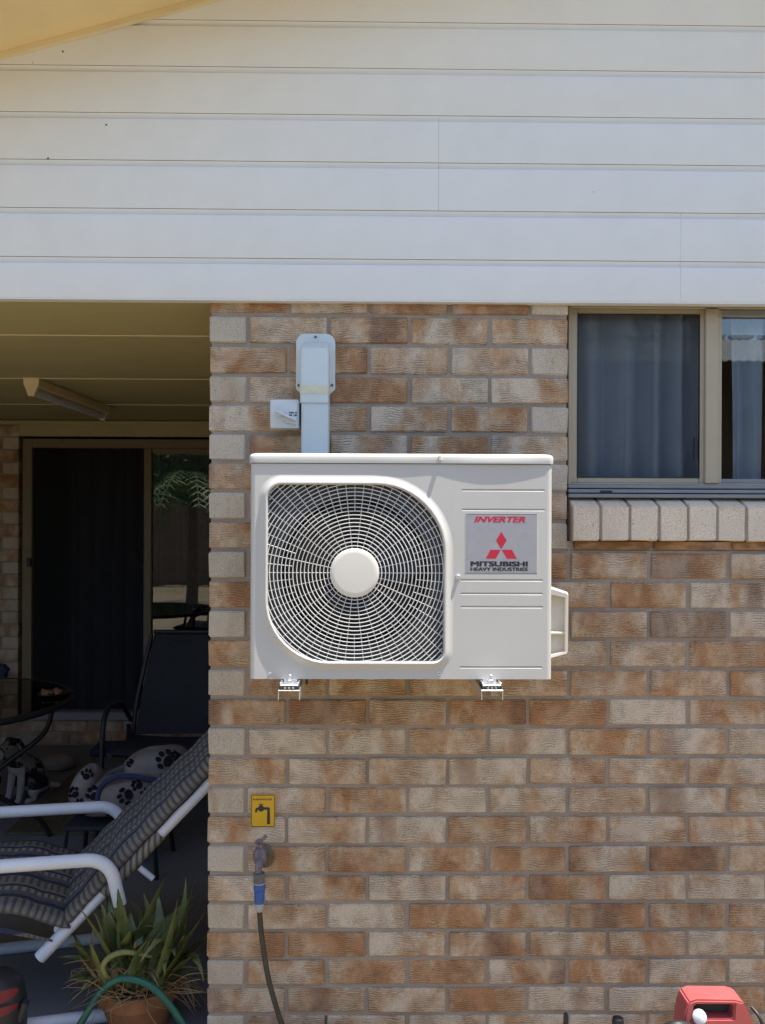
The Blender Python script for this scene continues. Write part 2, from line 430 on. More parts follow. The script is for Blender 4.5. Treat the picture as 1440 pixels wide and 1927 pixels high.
for r in range(len(ROWS_Z)-1):
    zt, zb = ROWS_Z[r]-JT/2, ROWS_Z[r+1]+JT/2
    if r == 0: zt = Z_TOP+.03
    A = (r % 2 == 1)
    spans = []
    x = XL
    if A: spans.append((x, x+MOD*.5-JT, half)); x += MOD*.5
    while x < XR-.01:
        spans.append((x, x+MOD-JT, full)); x += MOD
    for (x0, x1, pool) in spans:
        if ROWS_PX[r+1] <= 1037:
            if x0 > XW-.02: continue
            if x1 > XW+.02: x1 = XW; pool = half
        me = random.choice(pool)
        wbase = (MOD-JT) if pool is full else (MOD*.5-JT)
        put_brick(me, x0, x1, zb, zt, wall, sx=(x1-x0)/wbase); n_b += 1
# cut course under the sill
zb = ROWS_Z[9]+JT/2; zt = Z_SILLC-.004
x = P(1080, 1026, 0).x
while x < XR-.3:
    put_brick(random.choice(cutb), x, x+MOD*1.0-JT, zb, zt, wall, y=-.004); x += MOD*1.0
# sloping on-edge sill bricks
sx0 = P(1078, 985, -.02).x
s_lo = P(1250, 1017, -.022).z; s_hi = P(1250, 952.5, -.022).z; s_bk = P(1250, 938, .045).z
pitch = .0872
sill_pool = []
for k in range(3):
    rr = random.Random(60+k)
    mb = MB(); w = .0790
    ys = [(-.022, s_lo), (-.022+.001, s_hi-.003), (-.019, s_hi), (.075, s_bk+.012), (.09, s_lo-.02), (.06, s_lo-.01)]
    zc = (s_lo+s_hi)/2
    bm = bmesh.new()
    L = [bm.verts.new((-w/2, y, z-zc)) for y, z in ys]; Rr = [bm.verts.new((w/2, y, z-zc)) for y, z in ys]
    bm.faces.new(L); bm.faces.new(list(reversed(Rr)))
    for i in range(len(ys)):
        j = (i+1) % len(ys); bm.faces.new((L[i], Rr[i], Rr[j], L[j]))
    bmesh.ops.recalc_face_normals(bm, faces=bm.faces[:])
    bmesh.ops.bevel(bm, geom=bm.edges[:], offset=.0022, segments=1, affect='EDGES')
    for v in bm.verts: v.co += Vector((rr.uniform(-.0014, .0014), rr.uniform(-.001, .001), rr.uniform(-.0014, .0014)))
    me = bpy.data.meshes.new('sill_brick'); bm.to_mesh(me); bm.free(); me.materials.append(M['brick_sill']); sill_pool.append((me, zc))
i = 0; x = sx0
while x < XR-.1:
    me, zc = sill_pool[i % 3]
    o = bpy.data.objects.new('sill_brick', me); col.objects.link(o); o.parent = wall
    o.location = Vector((x+.0393, random.uniform(-.001, .001), zc+random.uniform(-.0008, .0008))) - origin_of(wall); x += pitch; i += 1
# mortar behind, joints 6 mm deep; the opening for the window is left out
yf_m = .0062
b = MB()
z_low = -.05
b.box((XL+.006, yf_m, z_low), (XW-.004, .15, Z_TOP+.04))
b.box((XW-.004, yf_m, z_low), (XR, .15, ROWS_Z[9]+.002))
b.box((XW-.001, yf_m+.001, ROWS_Z[9]+.003), (XR, .15, s_lo-.004))
b.box((sx0+.002, -.016, s_lo+.006), (XR-.01, .07, s_lo+.05))
bm2 = [(-.0195, s_lo+.004), (-.0175, s_hi-.004), (.07, s_bk+.007), (.07, s_lo)]
o_ = len(b.v)
for xx in (sx0+.003, XR-.01): b.v += [Vector((xx, y, z)) for y, z in bm2]
b.f += [tuple(o_+i for i in range(4)), tuple(o_+4+i for i in reversed(range(4)))]+[(o_+i, o_+4+i, o_+4+(i+1) % 4, o_+(i+1) % 4) for i in range(4)]
build('mortar', b, M['mortar'], wall)

# return wall of the house along the patio, seen only edge-on
b = MB().box((XL+.002, .152, -.05), (XL+.11, 3.43, Z_TOP+.05))
def course_mat():
    t = NT('brick_courses'); q = t.n.new('ShaderNodeTexBrick'); co = t.coord()
    mp = t.n.new('ShaderNodeMapping'); mp.inputs['Rotation'].default_value = (R(90), 0, R(90)); t.l(co, mp.inputs[0]); t.l(mp.outputs[0], q.inputs['Vector'])
    q.inputs['Scale'].default_value = 1; q.inputs['Brick Width'].default_value = .24; q.inputs['Row Height'].default_value = .0865; q.inputs['Mortar Size'].default_value = .005
    q.inputs['Color1'].default_value = (.36, .24, .15, 1); q.inputs['Color2'].default_value = (.46, .38, .29, 1); q.inputs['Mortar'].default_value = (.32, .28, .24, 1)
    t.set(q.outputs[0], .9, 0, .2); t.bump(q.outputs['Fac'], -.4, .004); return t.m
M['courses'] = course_mat()
rw = tag(build('return_wall', b, M['courses']), 'brick return wall running back along the patio from the corner', 'wall')

# ---- weatherboarded gable above
RAKE = math.tan(R(14.9))
j0 = P(0, 112, -.03); j1 = P(415, 0, -.03)
RAKE = (j1.z-j0.z)/(j1.x-j0.x)
XA = 0.95; ZA = j1.z + RAKE*(XA-j1.x)
def rake_z(x): return ZA - RAKE*abs(x-XA)
def rake_x(z, side): return XA + side*(ZA-z)/RAKE
gable = thing('gable_wall', (0, -.015, Z_TOP), 'white weatherboard gable wall above the brickwork and patio', 'wall')
LINES = [40, 127.5, 215.5, 304.5, 395, 487, 565]
bz = [P(600, y, -.03).z for y in LINES]; bz[-1] = Z_TOP
bz = [bz[0]+.142*k for k in range(4, 0, -1)] + bz
XJ = {9: P(1281, 480, -.03).x, 8: P(1281, 480, -.03).x, 7: P(825.5, 350, -.03).x, 6: P(825.5, 350, -.03).x}
XGL, XGR = -3.9, 3.2
for i in range(len(bz)-1):
    zt, zb = bz[i], bz[i+1]
    H = zt-zb
    gp = .0013
    prof = [(.012, zb+gp), (-.0295, zb+gp), (-.030, zb+gp+.0012), (-.030, zt-.0185)]
    prof += [(-.0285, zt-.0176), (-.0215, zt-.0168), (-.0200, zt-.0160), (-.0212, zt-.0130), (-.0245, zt-.0075), (-.0290, zt-.0018)]
    prof += [(-.0294, zt-.0008), (.012, zt-.0008)]
    splits = [None, None]
    cuts = [XJ[i]] if i in XJ else []
    segs = []
    edges = ['L']+cuts+['R']
    for e in range(len(edges)-1):
        la, lb = edges[e], edges[e+1]
        b = MB(); loops = []
        def xe(q, z, first):
            if q == 'L': return max(XGL, rake_x(z-.02, -1))
            if q == 'R': return min(XGR, rake_x(z-.02, 1))
            return q+(.0003 if first else -.0003)
        la_pts = [(xe(la, z, True), y, z) for y, z in prof]; lb_pts = [(xe(lb, z, False), y, z) for y, z in prof]
        if zb > ZA-.05: continue
        if la_pts[-1][0] > lb_pts[-1][0]: continue
        b.loft([la_pts, lb_pts], True, True, True)
        build('weatherboard', b, M['board'], gable, smooth=True, angle=25)
# dark sheathing behind the board gaps and a thin drip edge over the bricks
b = MB(); 
sp = [(-3.9, Z_TOP+.02), (3.2, Z_TOP+.02), (3.2, rake_z(3.2)), (XA, ZA), (-3.9, rake_z(-3.9))]
b.prism(sp, .014, .03); build('sheathing', b, M['shroud'], gable)
b = MB().box((-3.9, -.0285, Z_TOP-.003), (3.2, .006, Z_TOP+.001)); build('drip_edge', b, M['board'], gable)
for (px, py, s) in ((200, 235, .0022), (90.5, 298, .0024), (118.5, 97, .0022), (62, 118, .0012), (1117, 361, .0011)):
    c = P(px, py, -.0305); b = MB().lathe([(0, s*1.3), (s*.5, s), (s*.9, s*.3)], c, (0, -1, 0), 8)
    build('dirt_speck', b, M['dark_print'], gable, smooth=True)

# ---- raked eave over the gable
OVER = .44
eave = thing('eave', (XA, -OVER, ZA), 'cream raked eave soffit in the top corner', 'eave')
for side, x_end in ((-1, XA-5.4), (1, XA+5.4)):
    ze = rake_z(x_end)
    def strip(y0, y1, dz0, dz1, name, m):
        b = MB(); xs = (XA, x_end); L = []
        for xx in xs:
            zz = rake_z(xx); L.append([(xx, y0, zz+dz0), (xx, y1, zz+dz0), (xx, y1, zz+dz1), (xx, y0, zz+dz1)])
        b.loft(L, True, True, True); return build(name, b, m, eave)
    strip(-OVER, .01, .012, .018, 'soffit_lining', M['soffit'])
    strip(-.047, -.031, -.004, .0115, 'cover_mould', M['trim'])
    strip(-OVER-.022, -OVER, -.05, .17, 'barge_board', M['trim'])
roof = thing('roof', (XA, 2, ZA), 'pale metal gable roof over the house and patio', 'roof')
for side in (-1, 1):
    x_end = XA+side*5.4; L = []
    for xx in (XA, x_end):
        zz = rake_z(xx)+.10; L.append([(xx, -OVER-.03, zz), (xx, 7.6, zz), (xx, 7.6, zz+.06), (xx, -OVER-.03, zz+.06)])
    b = MB().loft(L, True, True, True); build('roof_sheet', b, M['roof'], roof)

# ---- patio ceiling with joint strips
ZC = Z_TOP+.006
ceil = tag(bpy.data.objects.new('patio_ceiling', None), kind='structure'); col.objects.link(ceil); ceil.location = (-2, 1.7, ZC)
YB = 3.43
YJ = [.012, P(100, 629.5, 0).y]
def y_at(py, z):
    d = ray(150, py); t = (z-CAM.z)/d.z; return CAM.y+d.y*t
yj = [.012, y_at(629.5, ZC), y_at(711.5, ZC), y_at(711.5, ZC)+1.0, YB+.02]
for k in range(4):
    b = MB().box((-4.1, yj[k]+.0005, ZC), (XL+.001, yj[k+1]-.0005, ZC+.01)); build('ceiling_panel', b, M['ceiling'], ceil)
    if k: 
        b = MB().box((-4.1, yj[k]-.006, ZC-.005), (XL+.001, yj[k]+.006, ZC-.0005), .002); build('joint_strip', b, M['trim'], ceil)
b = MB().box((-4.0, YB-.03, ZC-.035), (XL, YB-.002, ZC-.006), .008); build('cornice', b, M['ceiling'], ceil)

# ---- rear patio wall: pier of bricks on the left, door, low bricks under the door
XD0 = P(40, 1000, YB).x; ZD1 = P(200, 826, YB).z; ZD0 = P(200, 1347, YB).z
rear = thing('rear_patio_wall', (XD0-.3, YB, 0), 'shaded brick wall at the back of the patio beside the sliding door', 'wall')
zz = P(20, 800, YB).z; k = 0
XP1 = P(36, 1000, YB).x
hb = half; 
while zz > -.02:
    x1 = XP1
    if k % 2 == 0:
        put_brick(random.choice(full), x1-MOD+JT, x1, zz-.0765, zz, rear, y=YB-.012); put_brick(random.choice(full), x1-2*MOD+JT, x1-MOD, zz-.0765, zz, rear, y=YB-.012)
    else:
        put_brick(random.choice(half), x1-MOD*.5+JT, x1, zz-.0765, zz, rear, y=YB-.012); put_brick(random.choice(full), x1-1.5*MOD+JT, x1-.5*MOD, zz-.0765, zz, rear, y=YB-.012)
    zz -= COURSE; k += 1
x = XP1+JT
zz0 = ZD0-.025
for k in range(2):
    zt = zz0-k*COURSE; x = XP1+JT+(.12 if k else 0)
    while x < XL-.05:
        x2 = min(x+MOD-JT, XL-.002); put_brick(random.choice(full), x, x2, zt-.0765, zt, rear, y=YB-.02, sx=(x2-x)/(MOD-JT)); x += MOD
b = MB().box((-4.1, YB-.004, -.02), (XP1-.004, YB+.12, ZC)); b.box((XP1-.004, YB-.01, -.02), (XL+.10, YB+.12, ZD0-.02)); b.box((XP1-.004, YB+.004, ZD1+.11), (XL+.10, YB+.12, ZC))
build('mortar', b, M['mortar'], rear)
b = MB().box((XP1+.004, YB-.02, P(200, 822, YB).z), (XL+.05, YB+.003, P(200, 797, YB).z), .004); build('head_board', b, M['ceiling'], rear)
b = MB().box((-4.1, .1, -.02), (-4.0, YB+.1, ZC+.1))  # unseen wall, added to keep side light out of the patio
tag(build('added_side_wall', b, M['courses']), 'unseen brick side wall added at the far left to darken the patio', 'wall')

# sliding door
door = thing('sliding_door', (P(170, 1347, YB).x, YB, ZD0), 'brown framed sliding glass door at the back of the patio', 'door')
xa, xb_, xm, xe_ = P(42, 1000, YB).x, P(60, 1000, YB).x, P(277, 1000, YB).x, XL+.35
zt = ZD1; zg = P(200, 843, YB).z; zs = P(200, 1338, YB).z
b = MB().box((xa, YB+.0, ZD0), (xb_, YB+.07, zt), .003).box((xb_, YB+.001, zg), (xe_, YB+.069, zt), .003)
build('frame', b, M['door_frame'], door)
b = MB().box((xa-.01, YB-.05, ZD0-.022), (xe_, YB+.07, zs), .004); build('track', b, M['alu_grey'], door)
b = MB().box((P(271, 1000, YB).x, YB-.006, zs), (P(285, 1000, YB).x, YB+.05, zg), .003); build('stile', b, M['door_frame'], door)
b = MB().box((P(285, 1000, YB).x, YB+.012, zs), (xe_, YB+.046, zs+.05), .003).box((P(285, 1000, YB).x, YB+.012, zg-.03), (xe_, YB+.046, zg), .003); build('rail', b, M['door_frame'], door)
b = MB().box((P(285, 1000, YB).x, YB+.026, zs+.05), (xe_, YB+.032, zg-.03)); build('pane', b, M['door_glass'], door)
b = MB().box((xb_, YB+.036, zs), (P(271, 1000, YB).x, YB+.040, zg)); build('screen', b, M['screen'], door)
b = MB().box((P(50, 1050, YB-.02).x, YB-.025, P(50, 1066, YB).z), (P(58, 1050, YB-.02).x, YB, P(50, 1050, YB).z), .004); build('handle', b, M['black'], door)
# dark living room behind the door, and the curtain in it
b = MB()
b.box((-4.1, YB+2.6, -.1), (XL+2, YB+2.7, ZC)); b.box((-4.2, YB+.1, -.1), (-4.1, YB+2.7, ZC)); b.box((XL+.35, YB+.121, -.1), (XL+.45, YB+2.7, ZC)); b.box((-4.2, YB+.1, -.1), (XL+.45, YB+2.7, 0.02)); b.box((-4.2, YB+.13, ZC), (XL+.45, YB+2.7, ZC+.1))
tag(build('living_room', b, M['room']), kind='structure')
def curtain(name, x0, x1, z0, z1, y, amp, per, m, label, seed):
    rr = random.Random(seed); b = MB(); n = int((x1-x0)/.006); ph = 0; pts = []
    w = [rr.uniform(.7, 1.4) for _ in range(40)]
    rows = 9; loops = []
    for j in range(rows):
        t = j/(rows-1); z = z1+(z0-z1)*t; L = []; ph = rr.uniform(0, .05)
        for i in range(n+1):
            x = x0+(x1-x0)*i/n; q = (x-x0)/per; k = int(q)
            a = amp*w[k % 40]*(.75+.45*t)
            L.append((x+.006*math.sin(t*3+k), y+a*(.9-1.9*abs(math.cos(math.pi*(q+.14*math.sin(q*1.7)+.04*t*math.sin(q*2.3))))**.75), z))
        loops.append(L)
    b.loft(loops, False); o = build(name, b, m, None, smooth=True, recalc=False, angle=180)
    return tag(o, label, 'curtain')
curtain('curtain', P(135, 1000, YB+.2).x, P(275, 1000, YB+.2).x, .1, ZD1+.05, YB+.20, .03, .11, M['dark_curtain'], 'dark curtain hanging behind the sliding door at the patio', 3)
curtain('curtain', P(283, 1000, YB+.2).x, XL+.3, .1, ZD1+.05, YB+.22, .03, .12, M['dark_curtain'], 'curtain behind the reflecting right panel of the sliding door', 4)

# ---- bedroom window, right
YW = .045
win = thing('window', (P(1335, 915, YW).x, YW, P(1335, 938, YW).z), 'beige aluminium sliding window with grey curtains over a brick sill', 'window')
def rect_frame(b, x0, x1, z0, z1, t, y0, y1, bev=.002):
    tl, tr, tb, tt = t
    b.box((x0, y0, z0), (x0+tl, y1, z1), bev); b.box((x1-tr, y0, z0), (x1, y1, z1), bev)
    b.box((x0+tl, y0+.0015, z0), (x1-tr, y1-.001, z0+tb), bev); b.box((x0+tl, y0+.0015, z1-tt), (x1-tr, y1-.001, z1), bev)
X0 = P(1071, 740, YW).x; X1 = P(1690, 740, YW).x
zW1 = P(1250, 563, YW).z; zW0 = P(1250, 913, YW).z
g1 = P(1316.5, 740, YW); 
b = MB(); rect_frame(b, X0-.002, X1, zW0, zW1, (.010, .02, .006, P(1250, 563, YW).z-P(1250, 580, YW).z), YW, YW+.07); build('frame', b, M['alu'], win)
xs0, xs1 = X0+.0085, P(1326, 740, YW+.01).x
zl0 = zW0+.006; zl1 = P(1250, 580, YW).z
b = MB(); rect_frame(b, xs0, xs1, zl0, zl1, (P(1087, 740, YW+.01).x-xs0, xs1-P(1316.5, 740, YW+.01).x, P(1200, 899, YW+.01).z-zl0, zl1-P(1200, 591, YW+.01).z), YW+.010, YW+.03); sash = build('screen_sash', b, M['alu'], win)
b = MB().box((P(1087, 740, YW+.01).x-.002, YW+.018, P(1200, 899, YW+.01).z-.002), (P(1316.5, 740, YW+.01).x+.002, YW+.0195, P(1200, 591, YW+.01).z+.002)); build('insect_screen', b, M['screen'], sash)
b = MB(); q0 = P(1087, 740, YW+.01); q1 = P(1316.5, 740, YW+.01); rect_frame(b, q0.x-.0005, q1.x+.0005, P(1200, 899, YW+.01).z, P(1200, 591, YW+.01).z, (.002,)*4, YW+.0085, YW+.017, 0); build('screen_spline', b, M['black'], sash)
b = MB().box((P(1307.5, 740, YW+.008).x, YW+.006, P(1308, 866, YW+.01).z), (P(1312.5, 740, YW+.008).x, YW+.0175, P(1308, 823, YW+.01).z), .001); build('handle', b, M['black'], sash)
b = MB().box((xs0+.01, YW+.042, zl0+.01), (xs1, YW+.046, zl1-.01)); build('pane', b, M['glass_dull'], win)
b = MB().box((xs1-.001, YW-.003, zl0), (P(1352, 740, YW).x, YW+.05, zl1), .002).box((P(1352, 740, YW).x-.001, YW+.003, zl0+.001), (P(1359.5, 740, YW).x, YW+.05, zl1-.001), .002); build('mullion', b, M['alu'], win)
xr0 = P(1359.5, 740, YW).x
b = MB().box((xr0, YW+.008, zl1-.022), (X1-.02, YW+.04, zl1-.001), .002).box((xr0, YW+.008, zl0), (X1-.02, YW+.04, zl0+.014), .002); build('glazing_bead', b, M['alu_grey'], win)
b = MB().box((xr0, YW+.022, zl0+.012), (X1-.02, YW+.027, zl1-.02)); build('pane', b, M['glass'], win)
zt = P(1250, 912.5, YW).z; zb = P(1250, 938.5, YW-.03).z
for k in range(3):
    a0 = zt+(zb-zt)*k/3; a1 = zt+(zb-zt)*(k+1)/3
    b = MB().box((X0-.004-.002*k, YW-.012-.010*k, a1+.0025), (X1, YW+.07, a0-.0005), .002); build('sill_track', b, M['alu_grey'], win)
b = MB().box((P(1131, 927, YW-.03).x, YW-.0245, P(1131, 929, YW-.03).z), (P(1153, 927, YW-.03).x, YW-.02, P(1131, 923, YW-.03).z)); build('drain_slot', b, M['black'], win)
# room behind it
b = MB(); rx0, rx1 = XL+.115, XR-.05
b.box((rx0, 2.6, .5), (rx1, 2.7, Z_TOP+.05)); b.box((rx0, .16, .5), (rx0+.02, 2.6, Z_TOP+.05)); b.box((rx1-.02, .16, .5), (rx1, 2.6, Z_TOP+.05)); b.box((rx0, .16, .48), (rx1, 2.6, .5)); b.box((rx0, .05, Z_TOP+.045), (rx1, 2.6, Z_TOP+.07))
tag(build('bedroom', b, M['room']), kind='structure')
curtain('curtain', P(1060, 740, .16).x, P(1330, 740, .22).x, zW0-.3, Z_TOP+.03, .165, .042, .092, M['curtain'], 'grey curtain behind the dark insect screen of the window', 5)
curtain('curtain', P(1369, 740, .165).x, P(1431, 740, .165).x, zW0-.3, Z_TOP+.03, .165, .034, .085, M['curtain'], 'grey curtain behind the reflecting right pane of the window', 8)

# ================================================================== AIR CONDITIONER
YF = -.353; SC = (YF-CAM.y)/F_PX   # metres per pixel on its front
ac = thing('air_conditioner', (P(755, 1278, YF).x, -.2, P(755, 1278, YF).z), 'ivory outdoor air conditioner unit with round fan grille on wall brackets', 'air conditioner')
axL, axR = P(470.5, 1070, YF).x, P(1039.5, 1070, YF).x
az0, az1 = P(755, 1278, YF).z, P(755, 872, YF).z
YBk = YF+.285; RC = .013
fc = P(667.5, 1078, YF)
def rrect(cx, cz, l, r, t, bt, rad, o=0.0, n=12):
    # l/r/t/b distances from the centre; rad = (tl, tr, br, bl)
    L, Rr, T, B = cx-l-o, cx+r+o, cz+t+o, cz-bt-o
    tl, tr, br, bl = [max(.002, q+o) for q in rad]; out = []
    for (px, pz, q, a0) in ((L+tl, T-tl, tl, 180), (Rr-tr, T-tr, tr, 90), (Rr-br, B+br, br, 0), (L+bl, B+bl, bl, -90)):
        for k in range(n+1):
            a = R(a0-90*k/n); out.append((px+q*math.cos(a), pz+q*math.sin(a)))
    return out
HL, HR_, HT, HB = (667.5-503)*SC, (836.5-667.5)*SC, (1078-911)*SC, (1246-1078)*SC
RAD = (28*SC, 128*SC, 22*SC, 118*SC)
rim_prof = [(.0235, 0.0), (.020, -.0006), (.016, -.0021), (.012, -.0043), (.0085, -.0070), (.0055, -.0092), (.003, -.0102), (.001, -.0102), (-.0008, -.0088), (-.0018, -.005), (-.0022, .0), (-.0024, .022)]
rim_loops = [[(x, YF+dy, z) for x, z in rrect(fc.x, fc.z, HL, HR_, HT, HB, RAD, o)] for o, dy in rim_prof]
# flat of the front with the opening and the pressed grooves cut out
grooves = [(868, 1027, 922), (868, 1027, 959), (866, 1023, 1091.5), (866, 1023, 1117), (866, 1023, 1142), (864, 1022, 1255.5)]
bm = bmesh.new(); edges = []
def ringe(pts):
    vs_ = [bm.verts.new((x, YF, z)) for x, z in pts]
    for i in range(len(vs_)): edges.append(bm.edges.new((vs_[i], vs_[(i+1) % len(vs_)])))
    return vs_
ringe([(axL+RC, az0), (axR-RC, az0), (axR-RC, az1+.004), (axL+RC, az1+.004)])
ringe([(x, z) for x, y, z in rim_loops[0]])
gmbs = []
for (p0, p1, py) in grooves:
    a = P(p0, py, YF); c = P(p1, py, YF); hz = .0031; ht = .0035
    pts = [(a.x, a.z), (a.x+ht, a.z-hz), (c.x-ht, a.z-hz), (c.x, a.z), (c.x-ht, a.z+hz), (a.x+ht, a.z+hz)]
    ringe(pts)
    gmb = MB(); gmbs.append(gmb); o_ = 0; gmb.v += [Vector((x, YF, z)) for x, z in pts]; gmb.v += [Vector((a.x+ht, YF+.0032, a.z+.0004)), Vector((c.x-ht, YF+.0032, a.z+.0004))]
    gmb.f += [(o_, o_+1, o_+6), (o_+1, o_+2, o_+7, o_+6), (o_+2, o_+3, o_+7), (o_+3, o_+4, o_+7), (o_+4, o_+5, o_+6, o_+7), (o_+5, o_, o_+6)]
bmesh.ops.triangle_fill(bm, use_beauty=True, edges=edges, normal=(0, -1, 0))
bm.verts.index_update()
b = MB(); b.add([v.co.copy() for v in bm.verts], [[v.index for v in f.verts] for f in bm.faces]); bm.free()
for i in range(len(b.f)):   # make every triangle face the viewer
    f = b.f[i]; nn = (b.v[f[1]]-b.v[f[0]]).cross(b.v[f[2]]-b.v[f[0]])
    if nn.y > 0: b.f[i] = tuple(reversed(f))
front = build('front_panel', b, M['ac'], ac, recalc=False)
b = MB(); b.loft(rim_loops, True); rim = build('fan_rim', b, M['ac'], ac, smooth=True, angle=60)
for gmb in gmbs: build('groove', gmb, M['ac'], front)
# wrapped sides, back and base
xy = [(axR-RC, YF)]
for k in range(1, 7): a = R(-90+90*k/6); xy.append((axR-RC+RC*math.cos(a), YF+RC+RC*math.sin(a)))
xy += [(axR, YF+.10), (axR, YBk), (axL, YBk), (axL, YF+.10)]
for k in range(7): a = R(180+90*k/6); xy.append((axL+RC+RC*math.cos(a), YF+RC+RC*math.sin(a)))
b = MB(); b.loft([[(x, y, az0) for x, y in xy], [(x, y, az1+.004) for x, y in xy]], False)
b.f.append(tuple(range(len(xy)))); build('casing', b, M['ac'], ac, smooth=True, angle=35)
# lid
lz0, lz1 = P(755, 872, YF).z, P(755, 853.5, YF).z
lo = .0035
def lid_loop(off, z, flare=False):
    out = []; r = .016
    cs = ((axR-r+lo+off, YF+r-lo-off, -90), (axR-r+lo+off, YBk-r+lo+off, 0), (axL+r-lo-off, YBk-r+lo+off, 90), (axL+r-lo-off, YF+r-lo-off, 180))
    for (cx_, cy_, a0) in cs:
        for k in range(7):
            a = R(a0+90*k/6); out.append([cx_+r*math.cos(a), cy_+r*math.sin(a), z])
    # front edge points between last and first corner
    xs = [axL+r+(axR-axL-2*r)*k/48 for k in range(1, 48)]
    for x in xs:
        fl = 0
        u1 = (x-P(830, 870, YF).x)/(P(1034, 870, YF).x-P(830, 870, YF).x)
        if flare and 0 < u1 < 1: fl = .0026*math.sin(math.pi*u1)
        u2 = (x-P(700, 870, YF).x)/(P(815, 870, YF).x-P(700, 870, YF).x)
        if flare and 0 < u2 < 1: fl += .0006*math.sin(math.pi*u2)
        out.append([x, YF-lo-off-fl, z])
    return out
b = MB(); b.loft([lid_loop(-.0025, lz0+.0005, True), lid_loop(0, lz0, True), lid_loop(.0004, lz0+.006, True), lid_loop(.0004, lz1-.010), lid_loop(-.001, lz1-.006), lid_loop(-.004, lz1-.0025), lid_loop(-.010, lz1-.0004), lid_loop(-.02, lz1+.0006)], True, True, True)
build('top_lid', b, M['ac'], ac, smooth=True, angle=35)
b = MB().box((axL+.004, YF-.0005, lz0-.0018), (axR-.004, YF+.01, lz0+.0004)); build('lid_seam', b, M['shroud'], ac)
# shroud, bellmouth, fan
RB = 142*SC
b = MB(); n = 64
sq = rrect(fc.x, fc.z, HL+.004, HR_+.004, HT+.004, HB+.004, RAD, 0, 15)
# resample the outline by angle so it lofts to the round bellmouth
def out_at(a):
    best = None; d = Vector((math.cos(a), math.sin(a)))
    for i in range(len(sq)):
        p = Vector(sq[i])-Vector((fc.x, fc.z)); q = Vector(sq[(i+1) % len(sq)])-Vector((fc.x, fc.z)); e = q-p
        den = d.x*e.y-d.y*e.x
        if abs(den) < 1e-9: continue
        t = (p.x*e.y-p.y*e.x)/den; s_ = (p.x*d.y-p.y*d.x)/den
        if t > 0 and -1e-4 <= s_ <= 1.0001: best = t if best is None else max(best, t)
    return best or .2
YS = YF+.021
l0 = []; l1 = []; l2 = []; l3 = []
for k in range(n):
    a = 2*math.pi*k/n; ro = max(out_at(a), RB+.01)
    for L, rr, y in ((l0, ro, YS), (l1, RB+.008, YS), (l2, RB, YS+.01), (l3, RB, YS+.09)): L.append((fc.x+rr*math.cos(a), y, fc.z+rr*math.sin(a)))
b.loft([l0, l1, l2, l3], True); build('shroud', b, M['shroud'], ac, smooth=True)
b = MB().lathe([(0, RB+.004), (.003, RB+.004)], (fc.x, YS+.088, fc.z), (0, 1, 0), 48); build('coil_back', b, M['fan'], ac)
b = MB().lathe([(0, .045), (.06, .05)], (fc.x, YS+.02, fc.z), (0, 1, 0), 24)
for k in range(3):
    a0 = R(120*k+20); rows = []
    for i in range(9):
        t = i/8; rr = .048+(RB-.012-.048)*t; L = []
        for j in range(7):
            s_ = j/6-.5; a = a0+s_*R(88)*(1-.1*t)+.35*t
            L.append((fc.x+rr*math.cos(a), YS+.05+.045*s_*(1-.2*t), fc.z+rr*math.sin(a)))
        rows.append(L)
    b.loft(rows, False)
build('fan', b, M['fan'], ac, smooth=True, recalc=False)
# guard: rings and spokes clipped by the opening
def inside(x, z, m=.0):
    dx, dz = x-fc.x, z-fc.z
    if not (-HL+m < dx < HR_-m and -HB+m < dz < HT-m): return False
    for (r, ex, ez, sx_, sz_) in ((RAD[0], -HL, HT, 1, -1), (RAD[1], HR_, HT, -1, -1), (RAD[2], HR_, -HB, -1, 1), (RAD[3], -HL, -HB, 1, 1)):
        cx_, cz_ = ex+sx_*r, ez+sz_*r
        if (dx-cx_)*-sx_ > 0 and (dz-cz_)*-sz_ > 0 and math.hypot(dx-cx_, dz-cz_) > r-m: return False
    return True
b = MB(); YG = YF-.001
k = 0
while True:
    rr = (51+7.25*k)*SC; k += 1
    if rr > 246*SC: break
    N = 160; ok = [inside(fc.x+rr*math.cos(2*math.pi*i/N), fc.z+rr*math.sin(2*math.pi*i/N), -.001) for i in range(N)]
    pt = lambda i: (fc.x+rr*math.cos(2*math.pi*i/N), YG, fc.z+rr*math.sin(2*math.pi*i/N))
    if all(ok): b.tube([pt(i) for i in range(N)], .0013, 6, closed=True)
    elif any(ok):
        st = next(i for i in range(N) if not ok[i]); run = []
        for q in range(1, N+1):
            i = (st+q) % N
            if ok[i]: run.append(pt(i))
            if (not ok[i]) or q == N:
                if len(run) >= 2: b.tube(run, .0013, 6)
                run = []
for k in range(60):
    a = R(6*k); r0 = (44 if k % 2 == 0 else 117)*SC
    r1 = r0
    while r1 < .4 and inside(fc.x+(r1+.002)*math.cos(a), fc.z+(r1+.002)*math.sin(a), -.002): r1 += .002
    c0 = Vector((fc.x+r0*math.cos(a), YG+.0022, fc.z+r0*math.sin(a))); c1 = Vector((fc.x+r1*math.cos(a), YG+.0022, fc.z+r1*math.sin(a)))
    b.tube([c0, c1], .0010, 6)
guard = build('fan_guard', b, M['grille'], ac, smooth=True, angle=60)
b = MB().lathe([(.006, .0635), (0, .0635), (-.0045, .0625), (-.006, .060), (-.0065, .05), (-.0065, .0)], (fc.x, YG, fc.z), (0, 1, 0), 48, True, False); build('hub_cap', b, M['ac_plastic'], guard, smooth=True, angle=30)
